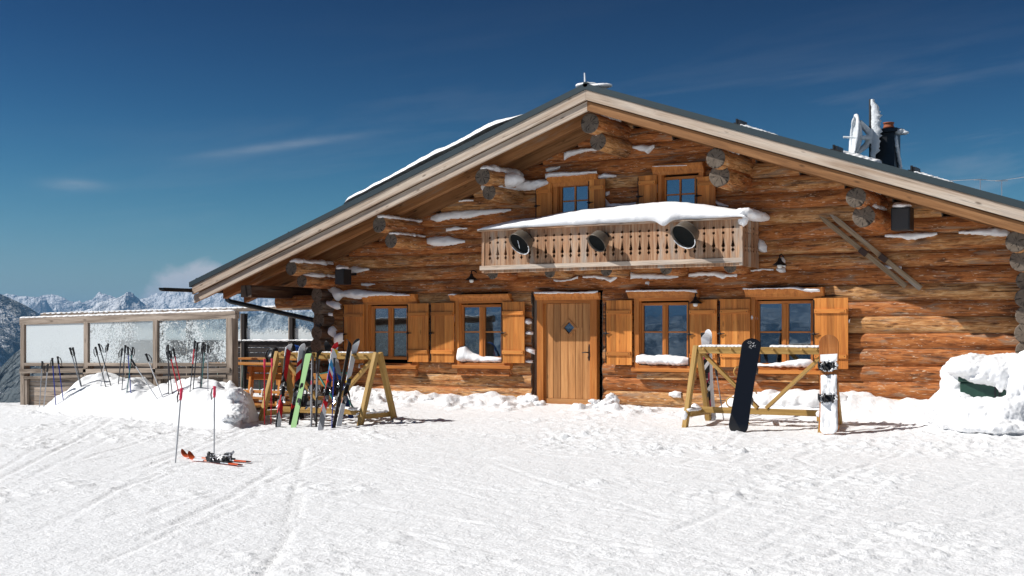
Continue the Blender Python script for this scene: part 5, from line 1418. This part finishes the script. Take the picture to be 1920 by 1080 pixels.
# rear wind break, running from the cabin corner behind the tables
RY = 1.6
rbk = empty('rear_wind_break', (wall(590, 640, RY).x, RY, 0), 'dark boarded wind break with snow-caked glass behind the terrace tables', 'wind break')
OR = Vector(rbk.location)
Q_ = lambda px, py: wall(px, py, RY)-OR
for px in (112, 240, 355, 457, 547):
    b = Q_(px, 640); m = MB()
    m.box(b.x-.08, b.x-.03, -.03, .05, -.1, Q_(px, 588).z, .7, 0, 'z'); m.box(b.x-.028, b.x+.07, -.06, .06, -.1, Q_(px, 588).z, .05, 1, 'z'); m.build('post', ['gray', 'darkdeck'], rbk)
A = Q_(80, 590.5); B = Q_(600, 576)
m = MB(); m.beam((A.x, 0, A.z), (B.x+.4, 0, B.z), .14, .09); m.build('top_beam', 'gray', rbk)
zc0 = Q_(520, 641).z
m = MB()
for k in range(9): m.box(A.x, B.x+.3, .0, .03, zc0-.02-(k+1)*.12+.006, zc0-.02-k*.12, None)
m.box(A.x, B.x+.3, -.03, .06, zc0-.02, zc0+.03, .3); m.build('plank_panel', 'darkdeck', rbk)
m = MB(); m.box(A.x, B.x+.3, .02, .03, zc0+.03, Q_(520, 586).z, .5); m.build('glass_pane', frostmat('half_snowed_glass', .50, .62, 0, -.95, .05), rbk)
heap('rear_beam_snow', [(wall(84+k*10, float(np.interp(84+k*10, [80, 600], [588.3, 573])), RY), (.16, .09, .022+.012*random.random())) for k in range(54)], 'thin crust of snow along the top beam of the rear wind break', 'snow', .02, ((.08, .03),))
heap('rail_drift', [(wall(440+k*9, 638, RY-.04), (.14, .04, .02)) for k in range(17)], 'snow drifted along the foot of the rear glass panes', 'snow', .02, ((.1, .04),))
# terrace deck
m = MB()
for k in range(32): m.box(-10.1, -5.0, -4.1+k*.17, -4.1+k*.17+.16, -.07, -.03, None, 0)
dk = m.build('terrace_deck', ['bench']); tag(dk, kind='structure')
bl_ = [((random.uniform(-7.5, -4.9), random.uniform(-4., -1.), -.035), (.3*random.random()+.1, .2*random.random()+.06, .02)) for _ in range(16)]
heap('deck_snow', bl_, 'thin patches of snow on the terrace boards', 'snow', .025, ((.12, .03),), kind='stuff')
def bench_set(px, py, Z, ln, lab, back=False):
    c = at(px, py, Z); t = empty('terrace_bench' if back else 'terrace_table', (c.x, c.y, -.04), lab, 'bench' if back else 'table'); h = c.z+.04
    if back:
        for k in range(2):
            m = MB(); m.box(-ln/2, ln/2, .16+.02*k, .19+.02*k, h-.26+.14*k, h-.14+.14*k, None); m.build('back_board', 'bench', t, .005)
        m = MB(); m.box(-ln/2, ln/2, -.22, .14, h-.50, h-.46, None); m.build('seat', 'bench', t, .005)
        for sx in (-1, 1):
            m = MB(); x = sx*(ln/2-.12); m.beam((x, .12, .05), (x, .20, h), .06, .09, (0, 1, 0)); m.beam((x, -.18, .05), (x, -.12, h-.5), .06, .09, (0, 1, 0)); m.beam((x, -.34, .035), (x, .34, .035), .08, .07); m.build('leg', 'bench', t, .005)
    else:
        m = MB()
        for k in range(4): m.box(-ln/2, ln/2, -.34+k*.17, -.34+k*.17+.165, h-.04, h, None)
        m.build('table_top', 'bench', t, .004)
        for sx in (-1, 1):
            m = MB(); x = sx*(ln/2-.2)
            m.tube([(x, -.28, 0), (x, -.25, h-.06), (x, .25, h-.06), (x, .28, 0)], .018, 6); m.tube([(x, -.27, .05), (x-sx*.25, 0, h-.1)], .012, 5); m.tube([(x, .27, .05), (x-sx*.25, 0, h-.1)], .012, 5); m.build('leg', 'green', t)
    return t
bench_set(478, 680, 25.2, 1.9, 'varnished terrace table with green legs, nearest the fence end')
bench_set(530, 671, 26.8, 2.2, 'second varnished terrace table, farther back behind the left rack')
bench_set(500, 688, 24.6, 1.35, 'orange-brown terrace bench with a two-board backrest beside the fence end', True)
bench_set(560, 700, 25.6, 1.5, 'terrace bench half hidden behind the skis of the left rack', True)
heap('bench_snow', [(at(472+7*k, 735, 24.5), (.03, .05, .10)) for k in range(1)]+[(at(494, 737, 24.4), (.03, .05, .09))], 'snow caught on the feet of the terrace bench', 'snow', .014, ((.06, .03),))

# ================================================================== MOUNTAINS
def px_ang(px): return math.atan2(px-CX, F)
ang = np.concatenate([np.linspace(R(-180), R(-30), 90), np.linspace(R(-29.5), R(-24), 30), np.linspace(R(-23.9), R(-7), 900), np.linspace(R(-6.5), R(-1), 20), np.linspace(0, R(180), 90)])
rad = np.concatenate([np.geomspace(75, 600, 14)[:-1], np.geomspace(600, 3000, 130)[:-1], np.geomspace(3000, 16000, 340), np.geomspace(18000, 26000, 5)])
A_, Rr = np.meshgrid(ang, rad)
DX = FW[0]*np.cos(A_)+RX[0]*np.sin(A_); DY = FW[1]*np.cos(A_)+RX[1]*np.sin(A_)
MX = CAM[0]+DX*Rr; MY = CAM[1]+DY*Rr
PXg = CX+F*np.tan(np.clip(A_, R(-60), R(60)))
back = (np.abs(A_) > R(60))
def crest(pts, r0):
    xs_ = [p[0] for p in pts]; ys_ = [p[1] for p in pts]
    e_ = (YH-np.interp(np.where(back, -2500, PXg), xs_, ys_))/F
    return e_*r0
warp = 420*fbm(MX/1700, MY/1700, 90, 4)
Hm = -420+120*fbm(MX/1500, MY/1500, 80, 4)
def layer(pts, r0, sf, sb, amp, sc, seed, cr_=0.):
    global Hm
    rw = Rr+warp*.8*min(1, r0/6000)
    top = crest(pts, r0)/np.cos(A_) if False else crest(pts, r0)
    dr = rw-r0
    fall = np.where(dr < 0, -dr*sf, dr*sb)
    h = top-fall+amp*(ridged(MX/sc, MY/sc, seed, 6)-.62)*np.clip(.12+fall/420, .12, 1.0)+cr_*(2.2*ridged(MX/(sc*.27), MY/(sc*.27), seed+20, 5)-1.35)
    Hm = np.maximum(Hm, h)
# distant snow range
layer([(-3000, 560), (-1500, 545), (-500, 560), (-200, 552), (0, 552), (60, 545), (90, 541), (150, 549), (200, 544), (260, 545), (340, 550), (420, 552), (520, 555), (640, 557), (800, 560), (1200, 575), (2500, 570)], 13500, .30, .3, 1000, 1500, 91, 55)
layer([(-2000, 600), (0, 580), (60, 588), (140, 576), (190, 561), (240, 558), (290, 575), (330, 586), (400, 581), (460, 584), (520, 577), (600, 586), (800, 600), (2500, 610)], 9500, .34, .25, 760, 1150, 95, 45)
# dark wooded shoulder on the left
layer([(-2000, 540), (-300, 520), (-60, 540), (0, 556), (20, 562), (40, 569), (70, 585), (95, 598), (140, 618), (200, 645), (400, 690), (2500, 700)], 4600, .40, .3, 260, 700, 97)
# near wooded ridge, bottom left and seen through the rear glass
layer([(-2000, 720), (-200, 720), (0, 672), (20, 655), (43, 638), (80, 632), (160, 640), (300, 625), (420, 618), (520, 612), (600, 616), (700, 630), (1200, 690), (2500, 700)], 1900, .50, .25, 110, 330, 99)
# behind the camera: piste rising to a far ridge
bk = sst(R(60), R(95), np.abs(A_))
Hb = np.interp(Rr, [75, 300, 900, 3000, 7000, 13000, 26000], [-6, -30, -140, -400, -150, 120, 0])+.05*Rr*(ridged(MX/2200, MY/2200, 103, 5)-.55)
Hm = Hm*(1-bk)+np.maximum(Hb, -400)*bk
nearf = sst(75, 420, Rr)
Hm = Hm*nearf+(-9-.55*(Rr-75))*(1-nearf)
Hm = np.where(Rr < 420, np.minimum(Hm, -9-.3*(Rr-75)), Hm)
Hm[-3:] -= 900
m_, nt, b = newmat('alpine_terrain')
geo = N(nt, 'ShaderNodeNewGeometry'); tc = N(nt, 'ShaderNodeTexCoord'); pos = geo.outputs['Position']
sp = N(nt, 'ShaderNodeSeparateXYZ'); L(nt, geo.outputs['Normal'], sp.inputs[0])
spz = N(nt, 'ShaderNodeSeparateXYZ'); L(nt, pos, spz.inputs[0])
big = noise(nt, mapping(nt, pos, (.0016, .0016, .0016)), 1., 6, .62); fine = noise(nt, mapping(nt, pos, (.012, .012, .012)), 1., 5, .7); trees = noise(nt, mapping(nt, pos, (.22, .22, .12)), 1., 3, .75); mid = noise(nt, mapping(nt, pos, (.0042, .0042, .0042)), 1., 5, .6)
alt = mth(nt, 'MULTIPLY_ADD', spz.outputs[2], -.0016, .45)                       # more forest low down
f = mth(nt, 'ADD', mth(nt, 'ADD', alt, mth(nt, 'MULTIPLY', mth(nt, 'SUBTRACT', big, .5), 2.6)), mth(nt, 'MULTIPLY', mth(nt, 'SUBTRACT', fine, .5), 1.3))
f = mth(nt, 'ADD', f, mth(nt, 'MULTIPLY', mth(nt, 'SUBTRACT', trees, .5), 1.5))
f = mth(nt, 'ADD', f, mth(nt, 'MULTIPLY', mth(nt, 'SUBTRACT', mid, .5), 1.6))
forest = ramp(nt, f, [(.36, 0.), (.54, 1.)])
steep = mth(nt, 'ADD', mth(nt, 'SUBTRACT', 1., sp.outputs[2]), mth(nt, 'MULTIPLY', mth(nt, 'SUBTRACT', fine, .5), .45))
rock = ramp(nt, steep, [(.23, 0.), (.40, .85)])
c = mix(nt, rock, (.84, .85, .87), (.13, .13, .14))
c = mix(nt, forest, c, mix(nt, trees, (.03, .042, .04), (.16, .18, .19)))
L(nt, c, b.inputs['Base Color']); b.inputs['Roughness'].default_value = .8; b.inputs['Specular IOR Level'].default_value = .1
bp = bump(nt, b, mth(nt, 'ADD', mth(nt, 'MULTIPLY', fine, .45), mth(nt, 'MULTIPLY', mid, 2.2)), 1., 130.)
MT['alps'] = m_
mo = grid_object('mountains', MX, MY, Hm, 'alps'); tag(mo, kind='structure')

# snowy hill with frosted trees rising behind the right end of the roof
hz0 = at(1885, 366, 210.)
hx = np.linspace(-70, 120, 90); hy = np.linspace(-60, 120, 80); HX, HY = np.meshgrid(hx, hy)
prof_ = (hz0.z+16)*np.exp(-((HX-46)/58)**2-((HY-16)/70)**2)-14+1.3*fbm(HX/14, HY/14, 120, 5)
o = grid_object('snow_hill', hx+hz0.x, hy+hz0.y, prof_, 'snow'); tag(o, kind='structure')
def hill_z(x, y):
    X, Y = x-hz0.x, y-hz0.y
    return (hz0.z+16)*math.exp(-((X-46)/58)**2-((Y-16)/70)**2)-14+1.3*float(fbm(X/14, Y/14, 120, 5))
def rime_tree(x, y, h, lab):
    t = empty('frosted_tree', (x, y, hill_z(x, y)-.2), lab, 'tree', 'frosted trees on the hill')
    m = MB(); m.tube([(0, 0, 0), (0, 0, h)], [h*.035, .02], 6); m.build('trunk', 'char', t)
    m = MB()
    for k in range(70):
        f = .1+.88*random.random()**.8; r = h*.30*(1-f)+.04; a = random.random()*6.28; q = Vector((r*math.cos(a), r*math.sin(a), f*h)); s = h*.07
        for j in range(2):
            d = Vector((random.uniform(-1, 1), random.uniform(-1, 1), random.uniform(-.6, .5)))*s; e_ = Vector((random.uniform(-1, 1), random.uniform(-1, 1), random.uniform(-.4, .8)))*s
            vs = [q-d, q+e_, q+d, q-e_]; m.add(vs, [(0, 1, 2, 3)])
    m.build('crown', 'rime', t)
ti = 0
for px, hgt in ((1856, 1.7), (1862, 1.2), (1868, .9), (1884, .6), (1892, .7), (1905, .6), (1914, .8)):
    a_ = math.tan(px_ang(px)); d = (FW[0]+a_*RX[0], FW[1]+a_*RX[1]); best = None
    for Zt in np.arange(150, 330, 2.):
        x, y = CAM[0]+d[0]*Zt, CAM[1]+d[1]*Zt; e_ = (hill_z(x, y)-CAM[2])/Zt
        if best is None or e_ > best[0]: best = (e_, x, y)
    lab = ['tallest frosted tree on the hill at the right edge', 'mid-sized frosted tree right beside the tallest one', 'third frosted tree from the left on the hill', 'tiny frosted bush on the hill crest', 'small frosted bush left of the last pair on the hill', 'small frosted bush, last but one toward the right edge', 'frosted bush nearest the right edge of the view'][ti]; ti += 1
    rime_tree(best[1], best[2], hgt*1.6, lab)
# lift pylons and cable far behind the roof
pys = []
for px, top, bot in ((1838, 336, 362), (1878, 338, 372)):
    c = at(px, bot, 205.); h = (bot-top)/F*205.
    t = empty('lift_pylon', c-Vector((0, 0, 6)), 'slender lift pylon on the skyline, '+('left one' if px < 1850 else 'right one near the frosted hill'), 'pylon', 'lift pylons on the skyline')
    m = MB(); m.tube([(0, 0, 0), (0, 0, h+6)], .09, 6); m.build('mast', 'silver', t)
    m = MB(); m.beam((-.9, -.4, h+5.9), (.9, .4, h+5.9), .12, .12); m.build('cross_arm', 'silver', t); pys.append(c+Vector((0, 0, h)))
c0 = at(1760, 340, 205.); c3 = at(1960, 326, 205.)
m = MB(); m.tube([c0, pys[0], (pys[0]+pys[1])/2-Vector((0, 0, .15)), pys[1], c3], .045, 5); tag(m.build('lift_cable', 'silver'), 'thin lift cable strung between the skyline pylons', 'cable')

# ================================================================== AIR
me = bpy.data.meshes.new('haze'); bm = bmesh.new(); bmesh.ops.create_cube(bm, size=2.); bm.to_mesh(me); bm.free()
hz_top = max(Hm.max(), 30)+30; hz_bot = Hm.min()-40
hzo = bpy.data.objects.new('haze', me); COL.objects.link(hzo); hzo.scale = (28500, 28500, (hz_top-hz_bot)/2); hzo.location = (CAM[0], CAM[1], (hz_top+hz_bot)/2)
hm, nt, b = newmat('thin_air'); nt.nodes.remove(b)
v = N(nt, 'ShaderNodeVolumePrincipled'); v.inputs['Color'].default_value = (.26, .58, 1., 1); v.inputs['Density'].default_value = 6e-5; v.inputs['Anisotropy'].default_value = .0
L(nt, v.outputs[0], nt.nodes['Material Output'].inputs['Volume']); me.materials.append(hm); tag(hzo, kind='stuff')

# ================================================================== SKY, SUN, CAMERA
EL = R(43); AZ = R(35)
sun_dir = Vector((-math.cos(AZ)*math.cos(EL), -math.sin(AZ)*math.cos(EL), math.sin(EL)))
W_ = bpy.data.worlds.new('World'); S.world = W_; W_.use_nodes = True
nt = W_.node_tree; bg = nt.nodes['Background']
sky = N(nt, 'ShaderNodeTexSky'); sky.sky_type = 'NISHITA'; sky.sun_disc = False; sky.sun_elevation = EL
sky.sun_rotation = math.atan2(sun_dir.x, sun_dir.y) % (2*math.pi); sky.altitude = 2200; sky.air_density = 1.0; sky.dust_density = .5; sky.ozone_density = 2.5
tc = N(nt, 'ShaderNodeTexCoord'); g = tc.outputs['Generated']
# direction as (right, forward, up) of the valley axis
def dot(v): 
    n = N(nt, 'ShaderNodeVectorMath', operation='DOT_PRODUCT'); n.inputs[1].default_value = v; L(nt, g, n.inputs[0]); return n.outputs['Value']
rt_, fw_, up_ = dot((RX[0], RX[1], 0)), dot((FW[0], FW[1], 0)), dot((0, 0, 1))
azn = mth(nt, 'ARCTAN2', rt_, fw_)
eln = mth(nt, 'ARCSINE', up_)
def px_az(px): return math.atan2(px-CX, F)
def px_el(px, py): return math.atan2(YH-py, math.hypot(F, px-CX))
def comb(x, y, z=0.):
    c = N(nt, 'ShaderNodeCombineXYZ')
    for i, v in enumerate((x, y, z)):
        if isinstance(v, (int, float)): c.inputs[i].default_value = v
        else: L(nt, v, c.inputs[i])
    return c.outputs[0]
def gauss(v, c0, w_):
    q = mth(nt, 'DIVIDE', mth(nt, 'SUBTRACT', v, c0), w_); return mth(nt, 'POWER', math.e, mth(nt, 'MULTIPLY', mth(nt, 'MULTIPLY', q, q), -1.))
tilt = mth(nt, 'ADD', eln, mth(nt, 'MULTIPLY', azn, -.12))
cn = noise(nt, comb(mth(nt, 'MULTIPLY', azn, 3.2), mth(nt, 'MULTIPLY', tilt, 26.), 3.7), 1., 6, .6, .35)
cir = ramp(nt, cn, [(.50, 0.), (.85, 1.)])
low = mth(nt, 'SUBTRACT', 1., mth(nt, 'MULTIPLY', eln, 3.4), clamp=True)
right = mth(nt, 'MULTIPLY_ADD', azn, 1.2, .45, clamp=True)
cm = mth(nt, 'MULTIPLY', mth(nt, 'MULTIPLY', cir, mth(nt, 'MULTIPLY', low, low)), mth(nt, 'MULTIPLY_ADD', right, 1.3, .08))
# single long streak over the roof and a wisp further left
sx, sy = px_az(500), px_el(500, 277)
line = mth(nt, 'SUBTRACT', eln, mth(nt, 'MULTIPLY_ADD', mth(nt, 'SUBTRACT', azn, sx), .155, sy))
st1 = mth(nt, 'MULTIPLY', gauss(line, 0., .0030), gauss(azn, sx+.012, .055))
st2 = mth(nt, 'MULTIPLY', gauss(eln, px_el(140, 346), .004), gauss(azn, px_az(140), .020))
wob = noise(nt, comb(mth(nt, 'MULTIPLY', azn, 40.), mth(nt, 'MULTIPLY', eln, 220.)), 1., 4, .6)
st = mth(nt, 'MULTIPLY', mth(nt, 'ADD', mth(nt, 'MULTIPLY', st1, .22), mth(nt, 'MULTIPLY', st2, .24)), mth(nt, 'MULTIPLY_ADD', wob, 1.2, .2))
# valley cumulus rising behind the left eave
pn = noise(nt, comb(mth(nt, 'MULTIPLY', azn, 26.), mth(nt, 'MULTIPLY', eln, 34.)), 1., 7, .62, .3)
pm = mth(nt, 'ADD', mth(nt, 'MULTIPLY', gauss(azn, px_az(345), .028), gauss(eln, px_el(345, 556), .020)), mth(nt, 'ADD', mth(nt, 'MULTIPLY', mth(nt, 'MULTIPLY', gauss(azn, px_az(395), .022), gauss(eln, px_el(395, 520), .016)), .55),
    mth(nt, 'MULTIPLY', mth(nt, 'MULTIPLY', gauss(azn, px_az(480), .09), gauss(eln, px_el(480, 575), .014)), .6)))
cu = mth(nt, 'MULTIPLY', ramp(nt, mth(nt, 'ADD', pm, mth(nt, 'MULTIPLY', mth(nt, 'SUBTRACT', pn, .5), 1.5)), [(.30, 0.), (.75, 1.)]), mth(nt, 'MULTIPLY', mth(nt, 'MULTIPLY', pm, 5., clamp=True), .95))
gm = N(nt, 'ShaderNodeGamma'); L(nt, sky.outputs['Color'], gm.inputs[0]); gm.inputs[1].default_value = 3.7
skyc = mix(nt, 1., gm.outputs[0], (.0120, .0112, .0049), 'MULTIPLY')
den = mix(nt, 1., mix(nt, 1., skyc, (1/4., 1/5., 1/8.5), 'MULTIPLY'), (1., 1., 1.), 'ADD')
skyc = mix(nt, 1., skyc, den, 'DIVIDE')      # soft shoulder toward the bright horizon
allc = mth(nt, 'ADD', mth(nt, 'ADD', cm, st), cu, clamp=True)
col = mix(nt, allc, skyc, (5.3, 5.4, 5.6))
L(nt, col, bg.inputs['Color']); bg.inputs['Strength'].default_value = .085
sd = bpy.data.lights.new('sun', 'SUN'); sd.energy = 4.2; sd.angle = R(.5); sd.color = (1., .972, .935)
so = bpy.data.objects.new('sun', sd); COL.objects.link(so); so.rotation_euler = (-sun_dir).to_track_quat('-Z', 'Y').to_euler(); so.location = (-30, -30, 40)
cd_ = bpy.data.cameras.new('camera'); cam = bpy.data.objects.new('camera', cd_); COL.objects.link(cam)
cam.location = CAM; cam.rotation_euler = (R(90), 0, TH)
cd_.sensor_width = 36; cd_.lens = F/1920*36; cd_.shift_y = (YH-540)/1920; cd_.clip_end = 60000; cd_.clip_start = .1
S.camera = cam
S.view_settings.view_transform = 'Standard'; S.view_settings.look = 'None'; S.view_settings.gamma = 1; S.view_settings.exposure = .38
S.cycles.use_denoising = True; S.cycles.max_bounces = 8; S.cycles.transparent_max_bounces = 12; S.cycles.volume_bounces = 0
